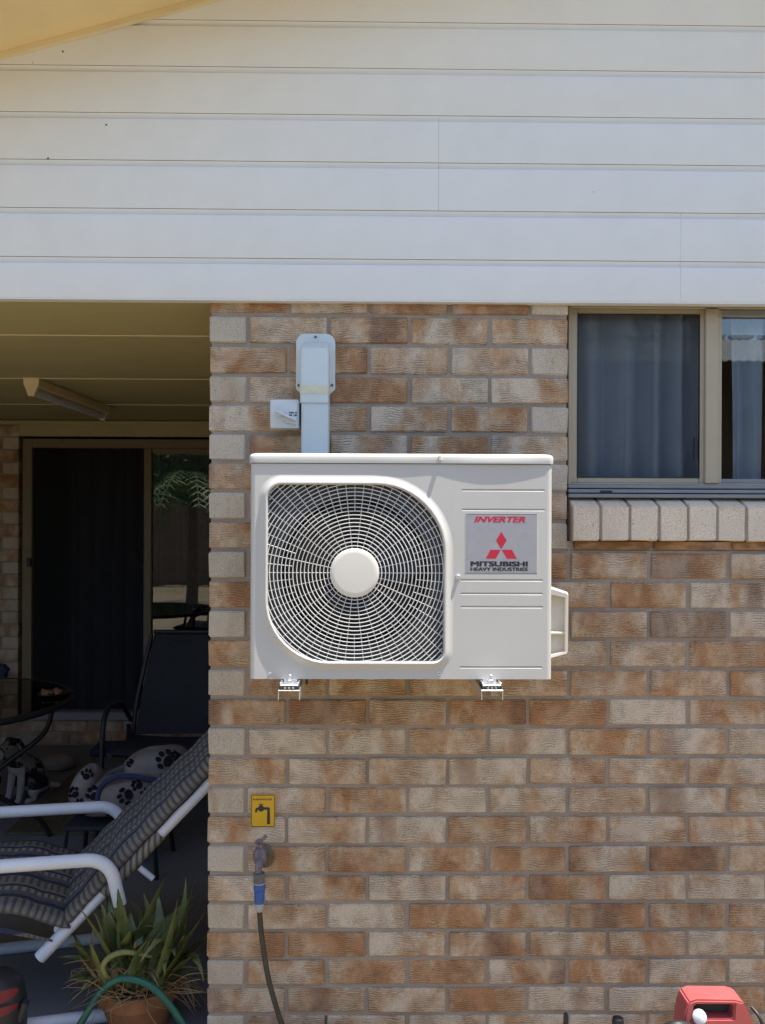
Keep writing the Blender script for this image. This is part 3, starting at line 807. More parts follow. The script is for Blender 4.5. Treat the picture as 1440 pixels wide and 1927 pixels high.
# screws, clip
def screw(px, py, y, r, parent, m, name='screw', d=.006):
    c = P(px, py, y); b = MB().lathe([(0, r*1.25), (.0015, r*1.25), (.002, r), (d*.8, r*.85), (d, r*.35)], c, (0, -1, 0), 14)
    s_ = build(name, b, m, parent, smooth=True, angle=35)
    b = MB().obox(c+Vector((0, -d, 0)), (r*1.1, .0012, .0012), Matrix.Identity(3)); build('slot', b, M['dark_print'], s_)
    return s_
screw(862, 1085, YF, .0052, ac, M['zinc'], d=.0075); screw(508, 1268, YF, .0035, ac, M['zinc'], d=.003); screw(826.5, 1267, YF, .0042, ac, M['zinc'], d=.004)
b = MB().obox(P(828.5, 862, YF-.007), (.009, .010, .014), Matrix.Identity(3), .002); build('lid_clip', b, M['ac_plastic'], ac)
# print plate and lettering
def text_mesh(txt, x0, x1, z0, z1, y, m, parent, name, bold=.0, shear=0.0):
    cu = bpy.data.curves.new('t', 'FONT'); cu.body = txt; cu.size = 1; cu.shear = shear; cu.resolution_u = 3
    o = bpy.data.objects.new('t', cu); col.objects.link(o)
    dg = bpy.context.evaluated_depsgraph_get(); me = bpy.data.meshes.new_from_object(o.evaluated_get(dg))
    bpy.data.objects.remove(o); bpy.data.curves.remove(cu)
    xs = [v.co.x for v in me.vertices]; ys = [v.co.y for v in me.vertices]
    a, c_, d, e = min(xs), max(xs), min(ys), max(ys)
    b = MB(); hb = bold*.35
    for i_, (sx_, sz_) in enumerate(((0, 0), (-1, -1), (1, 1), (-1, 1), (1, -1)) if bold else ((0, 0),)):
        b.add([(x0+bold+(v.co.x-a)/(c_-a)*(x1-x0-2*bold)+sx_*bold, y-.00002*i_, z0+hb+(v.co.y-d)/(e-d)*(z1-z0-2*hb)+sz_*hb) for v in me.vertices], [tuple(p.vertices) for p in me.polygons])
    bpy.data.meshes.remove(me)
    o = build(name, b, m, parent, recalc=False); return o
st0, st1 = P(875.5, 1078, YF), P(1011, 968.5, YF)
b = MB().box((st0.x, YF-.0005, st0.z), (st1.x, YF+.001, st1.z)); lab = build('brand_label', b, M['sticker'], ac)
b = MB(); rect_frame(b, st0.x-.0012, st1.x+.0012, st0.z-.0012, st1.z+.0012, (.0012,)*4, YF-.00035, YF+.001, 0); build('label_border', b, M['ac_plastic'], lab)
yt = YF-.00072
q = lambda px, py: P(px, py, YF)
text_mesh('INVERTER', q(896, 0).x, q(992.5, 0).x, q(950, 983).z, q(950, 972).z, yt, M['red_print'], lab, 'lettering', .0012, .30)
text_mesh('MITSUBISHI', q(889.5, 0).x, q(997.5, 0).x, q(950, 1066).z, q(950, 1056.3).z, yt, M['dark_print'], lab, 'lettering', .0015)
text_mesh('HEAVY INDUSTRIES', q(889.5, 0).x, q(997.5, 0).x, q(950, 1074.2).z, q(950, 1067.8).z, yt, M['dark_print'], lab, 'lettering', .0008)
ec = q(943.5, 1034.5)
dm = lambda pts: [(q(943.5+(px-529)/5.667, 1034.5+(py-480)/5.667).x, q(943.5+(px-529)/5.667, 1034.5+(py-480)/5.667).z) for px, py in pts]
b = MB()
for pts in (((529, 288), (587, 380), (529, 472), (472, 380)), ((413, 480), (523, 480), (470, 575), (363, 575)), ((535, 480), (643, 480), (695, 575), (588, 575))):
    b.prism(dm(pts), yt, yt+.00009)
build('emblem', b, M['red_print'], lab)
# valve cover on the right side
vy0, vy1 = -.275, -.10
V = lambda px, py: (P(px, py, vy0).x, P(px, py, vy0).z)
xin = axR-.001
zt_, zb_ = V(1045, 1101)[1], V(1045, 1243)[1]
xo, zo1, zo0 = V(1070.5, 1117)[0], V(1070.5, 1115.5)[1], V(1070.5, 1230)[1]
outer = [(xin, zb_), (xo-.003, zo0-.001), (xo, zo0+.004), (xo, zo1-.004), (xo-.003, zo1+.001), (xin, zt_)]
w = .0085
inner = [(xin, zb_+w*1.2), (xo-w, zo0+w*.6), (xo-w, zo0+w), (xo-w, zo1-w*2), (xo-w, zo1-w*1.5), (xin, zt_-w*2.6)]
b = MB(); b.loft([[(x, vy0+.006, z) for x, z in outer], [(x, vy0, z) for x, z in [(a[0]*.75+c[0]*.25, a[1]*.75+c[1]*.25) for a, c in zip(outer, inner)]], [(x, vy0+.001, z) for x, z in inner], [(x, vy0+.026, z) for x, z in inner]], True, False, True)
b.loft([[(x, vy0+.006, z) for x, z in outer], [(x, vy1, z) for x, z in outer]], True, False, True)
vc = build('valve_cover', b, M['ac_plastic'], ac, smooth=True, angle=30)
zsh = P(1050, 1192, vy0).z
b = MB().box((xin, vy0+.004, zsh-.003), (xo-w+.001, vy0+.027, zsh+.003), .001); build('shelf', b, M['ac_plastic'], vc)
# feet
for k, px in enumerate((545, 925)):
    c = P(px, 1290, YF-.03); zf = P(px, 1290, YF-.03).z
    b = MB()
    hw = .0235
    b.box((c.x-hw, YF-.040, zf), (c.x+hw, YF+.03, zf+.0035), .0015)
    b.box((c.x-hw*.75, YF+.001, zf), (c.x+hw*.75, YF+.012, az0+.001), .001)
    for sx_ in (-1, 1): b.box((c.x+sx_*hw*.95-.002, YF-.038, zf+.003), (c.x+sx_*hw*.95+.002, YF+.01, zf+.0085), .001)
    build('foot', b, M['zinc'], ac)
    br = thing('wall_bracket', (c.x, -.02, zf-.035), ('galvanised wall bracket under the left end of the air conditioner', 'galvanised wall bracket below the grooved right end of the air conditioner')[k], 'bracket', 'brackets holding the air conditioner')
    hb_ = .0275; ztop = zf-.0085; zl = P(px, 1316, YF-.035).z; th = .0022; yE = YF-.047
    b = MB().box((c.x-hb_, yE, ztop-.003), (c.x+hb_, -.01, ztop), .0008)
    for sx_ in (-1, 1): b.box((c.x+sx_*hb_-(th if sx_ > 0 else 0), yE+.001, zl), (c.x+sx_*hb_+(th if sx_ < 0 else 0), -.012, ztop-.002), .0006)
    build('arm', b, M['zinc'], br)
    b = MB().box((c.x-.03, -.010, zf-.05), (c.x+.03, -.004, zf+.42), .001); build('upright', b, M['zinc'], br)
    b = MB().box((c.x-hw*1.06, YF-.041, ztop+.0003), (c.x+hw*1.06, YF+.02, zf-.0005), .0015)
    build('rubber_pad', b, M['rubber'], br)
    b = MB()
    for q_ in (-.010, 0, .010): b.lathe([(0, .0028), (.0012, .0028)], (c.x+q_, YF-.0415, zf-.0035), (0, -1, 0), 10)
    b.lathe([(0, .011), (.002, .011)], (c.x, YF-.018, zf+.0037), (0, 0, 1), 16); b.lathe([(.002, .0085), (.0085, .0085), (.0092, .0075)], (c.x, YF-.018, zf+.0037), (0, 0, 1), 6); b.lathe([(.009, .004), (.021, .004), (.022, .003)], (c.x, YF-.018, zf+.0037), (0, 0, 1), 10)
    build('bolt', b, M['zinc'], br, smooth=True, angle=30)
b = MB().lathe([(0, .007), (.02, .007), (.021, .005)], P(575, 1279, -.20)+Vector((0, 0, -.012)), (0, 0, 1), 12); build('drain_stub', b, M['black'], ac, smooth=True, angle=40)

# ================================================================== PIPE DUCT AND SWITCH
YD = -.068
duct = thing('pipe_duct', (P(592, 850, YD).x, 0, P(592, 850, YD).z), 'pale blue-grey pipe duct with rounded wall cap above the air conditioner', 'duct')
dx0, dx1 = P(566.5, 800, YD).x, P(618.5, 800, YD).x
def u_loop(x0, x1, y, z, r=.010, n=5):
    out = [(x0, .003, z)]
    for k in range(n+1): a = R(180+90*k/n); out.append((x0+r+r*math.cos(a), y+r+r*math.sin(a), z))
    for k in range(n+1): a = R(270+90*k/n); out.append((x1-r+r*math.cos(a), y+r+r*math.sin(a), z))
    out.append((x1, .003, z)); return out
zd0 = P(592, 960, YD).z; zd1 = P(592, 740, YD).z
b = MB().loft([u_loop(dx0, dx1, YD, zd0), u_loop(dx0, dx1, YD, zd1)], True, True, True); build('duct_length', b, M['duct'], duct, smooth=True, angle=30)
cx0, cx1 = P(564.5, 690, YD-.006).x, P(619, 690, YD-.006).x
zc1 = P(592, 634, YD).z; zc0 = P(592, 758, YD).z; zsl = P(592, 659, YD).z
YCp = YD-.005
def cap_loop(t, y, z): 
    i = .002*t; return u_loop(cx0+i, cx1-i, y, z, .012)
b = MB().loft([u_loop(cx0, cx1, YCp, zc0, .010), u_loop(cx0, cx1, YCp, zsl-.004, .010), u_loop(cx0+.001, cx1-.001, YCp+.004, zsl+.006, .010), u_loop(cx0+.003, cx1-.003, YCp+.020, zsl+.018, .010), u_loop(cx0+.006, cx1-.006, YCp+.048, zsl+.031, .006)], True, True, True); capo = build('wall_cap', b, M['duct'], duct, smooth=True, angle=30)
fx0, fx1 = P(557.5, 690, -.006).x, P(631, 690, -.006).x; fz1 = P(592, 628.5, -.006).z; fz0 = P(592, 741, -.006).z
fl = []
rr = .028
for k in range(9): a = R(180-90*k/8); fl.append((fx0+rr+rr*math.cos(a), fz1-rr+rr*math.sin(a)))
for k in range(9): a = R(90-90*k/8); fl.append((fx1-rr+rr*math.cos(a), fz1-rr+rr*math.sin(a)))
fl += [(fx1, fz0+.014), (fx1-.013, fz0), (fx0+.013, fz0), (fx0, fz0+.014)]
b = MB().prism(list(reversed(fl)), -.0095, .003); build('flange', b, M['duct'], capo)
tz0, tz1 = P(592, 741, YCp).z, P(592, 725, YCp).z
b = MB().loft([u_loop(cx0-.0012, cx1+.0012, YCp-.0012, tz0, .010), u_loop(cx0-.0012, cx1+.0012, YCp-.0012, tz1, .010)], True, True, True); build('bounce_lit_band', b, M['duct_bounce'], capo, smooth=True, angle=30)  # raised band across the cap, bounced light painted in as cream
for (px, py) in ((594, 634), (562, 725), (625, 725)):
    c = P(px, py, -.010); b = MB().lathe([(0, .004), (.0025, .0036), (.003, .0015)], c, (0, -1, 0), 12); build('screw', b, M['tap_flange'], capo, smooth=True)

YI = -.058
iso = thing('isolator_switch', (P(535, 779, YI).x, 0, P(535, 806, YI).z), 'square white isolator switch box with rotary knob beside the pipe duct', 'switch')
i0, i1 = P(508, 806, YI), P(563, 751.5, YI)
b = MB().box((i0.x, YI, i0.z), (i1.x, .004, i1.z), .005); build('housing', b, M['switch'], iso, smooth=True, angle=30)
zp = lambda zx, zy: (P(480+zx/7.706, 610+zy/7.706, YI).x, P(480+zx/7.706, 610+zy/7.706, YI).z)
kc = zp(352, 1290); kr = .0115
kn = []
for k in range(13): a = R(75+150*k/12+15); kn.append((kc[0]+kr*math.cos(a), kc[1]+kr*math.sin(a)))
kn += [zp(460, 1432), zp(610, 1462), zp(612, 1140), zp(520, 1135)]
b = MB().prism(kn, YI-.0075, YI+.001); knob = build('knob_plate', b, M['switch'], iso)
b = MB().lathe([(0, .0105), (.012, .0100), (.013, .009)], (kc[0]+.004, YI-.007, kc[1]), (0, -1, 0), 24); kb = build('knob', b, M['switch'], iso, smooth=True, angle=35)
a = zp(300, 1262); c = zp(605, 1405); dv = Vector((c[0]-a[0], 0, c[1]-a[1])); ang = math.atan2(dv.z, dv.x)
b = MB().obox(((a[0]+c[0])/2, YI-.016, (a[1]+c[1])/2), (dv.length, .018, .0075), Matrix.Rotation(-ang, 3, 'Y'), .002); build('lever', b, M['switch'], kb)
b = MB(); 
rr = random.Random(3)
for row, zy in ((0, 1288), (1, 1325)):
    zx = 498
    while zx < 610:
        wz = rr.choice((9, 14, 18)); p0 = zp(zx, zy+11); p1 = zp(zx+wz, zy-11)
        if rr.random() < .85: b.box((p0[0], YI-.0082, p0[1]), (p1[0], YI-.0074, p1[1]))
        zx += wz+5
build('printed_mark', b, M['dark_print'], iso)

# ================================================================== RAINWATER SIGN, TAP, HOSE
YN = -.0045
sign = thing('rainwater_sign', (P(495, 1525, 0).x, 0, P(495, 1555, 0).z), 'small yellow RAINWATER sign with black tap symbol on the bricks', 'sign')
s0, s1 = P(472, 1555.5, YN), P(518, 1495, YN)
b = MB().box((s0.x, YN, s0.z), (s1.x, .0, s1.z), .0008); pl = build('plate', b, M['yellow'], sign)
sg = lambda zx, zy: (P(440+zx/7.41, 1480+zy/7.41, YN).x, P(440+zx/7.41, 1480+zy/7.41, YN).z)
def rr_ring(x0, z0, x1, z1, r, t, y):
    cx, cz = (x0+x1)/2, (z0+z1)/2; o = rrect(cx, cz, (x1-x0)/2, (x1-x0)/2, (z1-z0)/2, (z1-z0)/2, (r,)*4, 0, 5); i_ = rrect(cx, cz, (x1-x0)/2, (x1-x0)/2, (z1-z0)/2, (z1-z0)/2, (r,)*4, -t, 5)
    return MB().loft([[(x, y, z) for x, z in o], [(x, y, z) for x, z in i_]], True)
a, c = sg(245, 562), sg(572, 118)
build('border_line', rr_ring(a[0], a[1], c[0], c[1], .0035, .0017, YN-.0004), M['dark_print'], pl)
text_mesh('RAINWATER', sg(272, 0)[0], sg(540, 0)[0], sg(400, 194)[1], sg(400, 168)[1], YN-.0004, M['dark_print'], pl, 'lettering', .0002)
b = MB()
pts = [(298, 362), (300, 318), (318, 296), (345, 290), (352, 268), (372, 262), (372, 256), (340, 252), (342, 246), (372, 246), (376, 236), (384, 236), (388, 246), (418, 246), (418, 254), (390, 256), (390, 262), (408, 268), (420, 290), (488, 288), (504, 300), (506, 526), (464, 526), (468, 326), (424, 324), (412, 340), (384, 350), (352, 342), (338, 322), (328, 332), (328, 362)]
poly = [sg(*p_) for p_ in pts]
bm = bmesh.new(); vs_ = [bm.verts.new((x, YN-.0004, z)) for x, z in poly]; es = [bm.edges.new((vs_[i], vs_[(i+1) % len(vs_)])) for i in range(len(vs_))]
bmesh.ops.triangle_fill(bm, use_beauty=True, edges=es); bm.verts.index_update()
b.add([v.co.copy() for v in bm.verts], [[v.index for v in f.verts] for f in bm.faces]); bm.free(); build('tap_symbol', b, M['dark_print'], pl, recalc=False)

tc = P(492, 1612, -.05)
tap = thing('garden_tap', (tc.x, 0, tc.z), 'tarnished garden tap with round wall flange below the yellow sign', 'tap')
fx = P(497, 1612, 0)
b = MB().lathe([(.0, .034), (.003, .034), (.006, .028), (.012, .024), (.013, .012)], (fx.x, .003, fx.z), (0, -1, 0), 32)
build('flange', b, M['tap_flange'], tap, smooth=True, angle=25)
b = MB(); fy = -.072
b.lathe([(0, .011), (.05, .0115)], (fx.x, -.008, fx.z), (-.06, -1, .0), 16)
bc = Vector((P(490, 1612, fy).x, fy, P(490, 1610, fy).z))
b.lathe([(-.020, .009), (-.017, .0165), (-.006, .0185), (.012, .0185), (.017, .0145), (.022, .0145), (.026, .0085), (.034, .008)], bc, (0, 0, 1), 20)
b.tube(bez([bc+Vector((0, 0, .0)), bc+Vector((.0, -.018, -.012)), bc+Vector((-.002, -.026, -.030)), bc+Vector((-.002, -.026, -.052))], 6), .0105, 14)
build('body', b, M['tap'], tap, smooth=True, angle=40)
hc = bc+Vector((.003, 0, .043))
b = MB().tube([bc+Vector((0, 0, .03)), hc], .0055, 10)
b.tube(bez([hc+Vector((-.013, .0, -.004)), hc+Vector((-.004, 0, .002)), hc+Vector((.004, 0, .003)), hc+Vector((.013, 0, .014))], 4), [.0055]*4+[.0045]*5+[.0055]*4, 10)
b.lathe([(-.004, .005), (0, .0075), (.004, .005)], hc+Vector((-.012, 0, -.005)), (0, 0, 1), 10)
build('handle', b, M['tap'], tap, smooth=True, angle=50)
sp_end = bc+Vector((-.002, -.026, -.050))
yh = sp_end.y
hose = thing('garden_hose', (sp_end.x, yh, sp_end.z-.09), 'dark brown garden hose with blue snap connector hanging from the tap', 'hose')
zA, zB, zCn, zDn = [P(488, y, yh).z for y in (1642, 1661, 1699, 1713)]
xh = P(488.5, 1670, yh).x
b = MB().lathe([(zA, .0145), (zA-.001, .0160), (zB+.003, .0160), (zB+.001, .0165)], (xh-.0015, yh, 0), (0, 0, 1), 20); build('tap_fitting', b, M['conn_grey'], hose, smooth=True, angle=30)
b = MB().lathe([(zB+.002, .0178), (zB-.001, .0178)], (xh, yh, 0), (0, 0, 1), 20); build('collar_ring', b, M['conn_pale'], hose)
mid = zB-.020
b = MB().lathe([(zB-.001, .0172), (mid+.002, .0172), (mid, .0155), (zCn+.006, .0148), (zCn, .0135)], (xh, yh, 0), (0, 0, 1), 20); build('blue_connector', b, M['conn_blue'], hose, smooth=True, angle=25)
b = MB().lathe([(zCn+.001, .0125), (zCn-.004, .0128), (zDn, .0105), (zDn-.003, .0085)], (xh, yh, 0), (0, 0, 1), 20); build('hose_nut', b, M['conn_pale'], hose, smooth=True, angle=25)
pts = [Vector((xh, yh, zDn))] + [P(px, py, yh+.004*k) for k, (px, py) in enumerate(((491, 1745), (496, 1785), (504, 1835), (517, 1885), (532, 1930), (550, 1962)))]
g = pts[-1]; pts += [Vector((g.x+.03, g.y-.03, .06)), Vector((g.x+.09, g.y-.08, .012)), Vector((g.x+.25, g.y-.14, .0)), Vector((g.x+.6, g.y-.10, -.01))]
b = MB().tube(bez(pts, 8), .0078, 12); build('hose_pipe', b, M['hose'], hose, smooth=True, angle=60)

# ================================================================== PATIO LIGHT
lx = -1.66; zt_ = ZC-.001
ly0 = y_at(712, ZC)-.02; ly1 = y_at(763, ZC)+.03
lamp = thing('batten_light', ((P(58, 730, ly0).x+lx)/2, (ly0+ly1)/2, ZC), 'unlit cream fluorescent batten light under the patio ceiling', 'light')
xl = P(58.5, 730, ly0).x
b = MB().box((xl-.035, ly0+.02, zt_-.045), (xl+.035, ly1, zt_), .006); build('body', b, M['trim'], lamp)
b = MB().tube([(xl, ly0+.03, zt_-.062), (xl, ly1-.02, zt_-.062)], .019, 14); build('tube', b, M['white_tube'], lamp, smooth=True, angle=50)
for yy in (ly0, ly1-.03):
    b = MB().loft([[(xl+x, yy+dy, zt_+z) for x, z in ((-.036, 0), (.036, 0), (.036, -.03), (.022, -.062), (.014, -.086), (-.014, -.086), (-.022, -.062), (-.036, -.03))] for dy in (0, .032)], True, True, True); build('end_cap', b, M['trim'], lamp)

# ================================================================== RECLINER
CH_O = P(140, 1757, .17); CH_O = Vector((CH_O.x, CH_O.y, 0))
th = R(13); U = Vector((math.cos(th), math.sin(th), 0)); Vv = Vector((-math.sin(th), math.cos(th), 0))
def C(u, v, z): return CH_O + U*u + Vv*v + Vector((0, 0, z))
rec = thing('recliner', C(-.3, .25, 0), 'white tubular reclining lounger with a striped tufted cushion', 'lounger')
WV = .50; TR = .0205
def on_side(px, py, v):
    # point of the side plane v seen at that pixel
    d = ray(px, py); nrm = Vv; p0 = CH_O+Vv*v; t = (p0-CAM).dot(nrm)/d.dot(nrm); return CAM+d*t
for v in (0.0, WV):
    pa, pb = on_side(75, 1802, 0), on_side(367, 1500, 0)
    dd = (pb-pa); off = Vv*v
    b = MB().tube([pa+off, pa+off+dd*.5, pb+off+dd*.35], TR, 14); build('back_tube', b, M['white_tube'], rec, smooth=True, angle=50)
    a0 = on_side(226, 1702, -.058); ac_ = on_side(206, 1616, -.058); a3 = on_side(-40, 1626, -.058)
    pts = [a0, ac_, a3-U*.62, a3-U*.66+Vector((0, 0, -.46))]
    offA = off
    b = MB().tube([q_+offA for q_ in fillet(pts, .155, 12)], TR, 14); build('armrest', b, M['white_tube'], rec, smooth=True, angle=50)
r0 = on_side(245, 1886, -.02); r0.z = TR
rn = r0-U*1.25
b = MB().tube(fillet([rn+Vv*WV, rn, r0, r0+Vv*(WV+.02), rn+Vv*(WV+.02)], .08), TR, 14); build('base_tube', b, M['white_tube'], rec, smooth=True, angle=50)
s0 = on_side(262, 1632, .0); s1_ = on_side(288, 1653, .0)
b = MB().tube([s0, s1_], .010, 12); build('recline_stop', b, M['white_tube'], rec, smooth=True, angle=50)
b = MB().tube([C(-.05, 0, .30), C(-.05, WV, .30)], .012, 10); b.tube([C(-.75, 0, .33), C(-.75, WV, .33)], .012, 10); b.tube([C(-.05, WV-.03, .29), C(-.85, WV-.03, .32)], .013, 10); build('seat_frame', b, M['white_tube'], rec, smooth=True, angle=50)
def pad(name, path, v0, v1, thick, m, parent, tuft=.115, ph=0.0, taper=0.0):
    path = [Vector(p) for p in path]; lens = [0]
    for i in range(1, len(path)): lens.append(lens[-1]+(path[i]-path[i-1]).length)
    n = 20; b = MB(); uvs = []
    loops = []
    for i, p in enumerate(path):
        t = (path[min(i+1, len(path)-1)]-path[max(i-1, 0)]).normalized(); nn = t.cross(Vv).normalized()
        if nn.z < 0: nn = -nn
        s_ = lens[i]; tf = .72+.28*abs(math.sin(math.pi*(s_+ph)/tuft))**.5
        e = min(1.0, min(s_, lens[-1]-s_)/.03+.25)
        L = []
        for k in range(n):
            a = 2*math.pi*k/n; ca, sa = math.cos(a), math.sin(a)
            cx_ = math.copysign(abs(ca)**.35, ca); sz_ = math.copysign(abs(sa)**.8, sa)
            v1_ = v1-taper*(i/len(path)); w_ = (v1_-v0)/2; lump = 1+.12*math.sin(9*cx_+s_*5)
            L.append(p+Vv*((v0+v1_)/2+cx_*w_)+nn*(sz_*thick/2*tf*e*lump+thick/2)); uvs.append((s_, cx_*.25+.25 if sz_ >= 0 else -.25-cx_*.25+.5))
        loops.append(L)
    b.loft(loops, True, True, True)
    o = build(name, b, m, parent, smooth=True, angle=180, recalc=True); me = o.data
    ul = me.uv_layers.new(name='UVMap')
    for lp in me.loops: ul.data[lp.index].uv = uvs[lp.vertex_index]
    return o
seat_pts = [C(-1.05, 0, .372), C(-.7, 0, .365), C(-.36, 0, .368), C(-.2, 0, .362), C(-.10, 0, .325), C(-.02, 0, .288)]
pad('seat_cushion', bez(seat_pts, 12), -.03, WV+.03, .052, M['cushion'], rec)
p1 = on_side(165, 1735, 0); bdir = (on_side(367, 1500, 0)-on_side(75, 1802, 0)).normalized()
nb = bdir.cross(Vv); nb = nb if nb.z > 0 else -nb
bk = [C(.0, 0, .290)+nb*q_+bdir*l_ for q_, l_ in ((.012, 0), (.022, .25), (.026, .5), (.026, .9))]
pad('back_cushion', bez(bk, 16), -.03, WV+.02, .060, M['cushion'], rec, .125, .03, .20)
sv, se = pa+dd*.40, pa+dd*.77; b = MB().tube([sv+(se-sv)*k/12 for k in range(13)], TR+.004, 14)
slv = build('sleeve', b, M['cushion'], rec, smooth=True, angle=50); ul = slv.data.uv_layers.new(name='UVMap')
for lp_ in slv.data.loops:
    c_ = slv.data.vertices[lp_.vertex_index].co; ul.data[lp_.index].uv = (c_.x*1.2, .11)
b = MB()
hang = [C(-1.0, -.034, .366), C(-.5, -.036, .364), C(-.28, -.036, .360), C(-.06, -.034, .285)]
L0 = bez(hang, 6); L1 = [p-Vector((0, 0, .036-.028*abs(i/len(L0)-.0)))+Vv*-.004*math.sin(i) for i, p in enumerate(L0)]
b.loft([L0, L1], False); cl = build('sling', b, M['cushion'], rec, smooth=True, recalc=False)
ul = cl.data.uv_layers.new(name='UVMap')
for lp in cl.data.loops: 
    co_ = cl.data.vertices[lp.vertex_index].co; ul.data[lp.index].uv = (co_.x*1.4, co_.z*.6)

# ================================================================== ALOE POT
pc = P(262, 1900, .150); pc = Vector((pc.x, .150, 0)); ptop = P(262, 1868, .07).z
pot_t = thing('aloe_pot', pc, 'spiky aloe in a terracotta pot beside the brick corner', 'potted plant')
hgt = ptop; 
b = MB().lathe([(0, .085), (hgt-.045, .117), (hgt-.044, .126), (hgt-.004, .130), (hgt, .126), (hgt-.002, .112), (hgt-.02, .110)], pc, (0, 0, 1), 40, True, False); build('pot', b, M['terracotta'], pot_t, smooth=True, angle=30)
b = MB().lathe([(hgt-.03, .11), (hgt-.018, .06), (hgt-.012, 0.001)], pc, (0, 0, 1), 24, False, False); build('soil', b, M['soil'], pot_t, smooth=True)
ra = random.Random(21)
def leaf(base, tip, bend, w0, m, name='leaf', teeth=True, thick=.35):
    base = Vector(base); tip = Vector(tip); mid_ = (base+tip)/2+Vector(bend); n = 16; b = MB(); loops = []
    d = (tip-base); side = d.cross(Vector((0, 0, 1)))
    if side.length < 1e-3: side = Vector((1, 0, 0))
    side.normalize()
    for i in range(n+1):
        t = i/n; p = base*(1-t)**2+mid_*2*t*(1-t)+tip*t*t
        tg = ((mid_-base)*(1-t)+(tip-mid_)*t).normalized(); up = side.cross(tg).normalized()
        w = w0*(1-t**1.6)*(.8+.35*math.sin(math.pi*min(1, t*1.4)))+.0006
        wt = w*(1.0+(.16 if (teeth and i % 2) else 0))
        loops.append([p-side*wt+up*w*.30, p+up*w*.06, p+side*wt+up*w*.30, p-up*w*thick])
    b.loft(loops, True, True, True); return build(name, b, m, pot_t, smooth=True, angle=70)
def lp(px, py, y): return P(px, py, y)
root = pc+Vector((0, 0, hgt-.01))
def near_root(px): 
    return root+Vector((ra.uniform(-.075, .075)+(px-262)*.0004, ra.uniform(-.085, .05), ra.uniform(0, .03)))
spec = [ # tip pixel, depth, bend (x, z), width, material
 ((314, 1648), .12, (.02, .06), .019, 'leaf'), ((369, 1650), .13, (.03, .03), .017, 'leaf'), ((388, 1715), .10, (.03, .02), .021, 'leaf'), ((350, 1652), .2, (.02, .04), .016, 'leaf'),
 ((222, 1672), .10, (-.0, .10), .017, 'leaf'), ((232, 1722), .04, (-.01, .10), .016, 'leaf'), ((168, 1776), .05, (-.0, .07), .017, 'leaf_pale'), ((263, 1812), .03, (.05, .14), .017, 'leaf_pale'),
 ((122, 1782), .08, (.0, .05), .015, 'leaf'), ((112, 1802), .12, (.0, .04), .017, 'leaf'), ((128, 1845), .06, (.0, .02), .015, 'leaf'), ((118, 1815), .02, (.02, .04), .012, 'leaf_dry'),
 ((205, 1690), .18, (-.01, .08), .013, 'leaf'), ((190, 1700), .12, (-.02, .09), .014, 'leaf'), ((252, 1700), .15, (.0, .05), .015, 'leaf'), ((270, 1680), .22, (.0, .05), .016, 'leaf'),
 ((295, 1675), .22, (.0, .05), .016, 'leaf'), ((335, 1690), .05, (.03, .04), .017, 'leaf'), ((245, 1752), .02, (-.0, .06), .014, 'leaf'), ((214, 1770), .20, (-.0, .06), .014, 'leaf'),
 ((384, 1850), .03, (.02, .11), .013, 'leaf_pale'), ((380, 1800), .06, (.02, .07), .014, 'leaf'), ((346, 1760), .02, (.03, .02), .010, 'leaf_dry'), ((366, 1900), .05, (.03, .09), .008, 'leaf_dry'),
 ((180, 1740), .10, (-.03, .04), .009, 'leaf_dry'), ((200, 1692), .06, (-.05, .03), .007, 'leaf_dry'), ((150, 1800), .02, (-.02, .03), .009, 'leaf_dry'), ((136, 1880), .04, (-.0, .05), .010, 'leaf_dry'),
 ((152, 1868), .02, (.0, .04), .012, 'leaf'), ((232, 1832), -.02, (-.03, .06), .010, 'leaf_dry'), ((300, 1860), .0, (.02, .04), .008, 'leaf_dry'), ((390, 1765), .16, (.04, .05), .018, 'leaf'),
 ((290, 1745), .08, (.0, .06), .018, 'leaf'), ((320, 1720), .15, (.0, .06), .018, 'leaf'), ((365, 1700), .22, (.0, .06), .018, 'leaf'), ((240, 1790), .05, (-.04, .08), .016, 'leaf'),
 ((330, 1800), .0, (.02, .09), .017, 'leaf'), ((310, 1835), -.01, (.02, .07), .014, 'leaf'), ((205, 1830), .02, (-.02, .06), .015, 'leaf'), ((172, 1825), .12, (-.02, .05), .014, 'leaf'),
 ((186, 1662), .2, (-.02, .08), .012, 'leaf'), ((378, 1680), .26, (.0, .06), .015, 'leaf'),
]
for (tp, y, bd, w_, mk) in spec:
    tipp = lp(tp[0], tp[1], y)
    leaf(near_root(tp[0]), tipp, (bd[0]+ra.uniform(-.03, .03), ra.uniform(-.04, .01), bd[1]+ra.uniform(-.01, .04)), w_*(1.6 if mk != 'leaf_dry' else 1.1), M[mk], 'leaf', mk != 'leaf_dry')
for k in range(60):
    tpx = ra.uniform(125, 388); tpy = ra.uniform(1690, 1870) if k < 42 else ra.uniform(1840, 1905)
    mk = ra.choice(('leaf', 'leaf', 'leaf', 'leaf_dry')) if k < 42 else 'leaf_dry'
    leaf(near_root(tpx), lp(tpx, tpy, ra.uniform(.0, .25)), (ra.uniform(-.02, .02), ra.uniform(-.03, .02), ra.uniform(.03, .09)), ra.uniform(.014, .024) if mk == 'leaf' else ra.uniform(.006, .010), M[mk], 'leaf', mk == 'leaf')
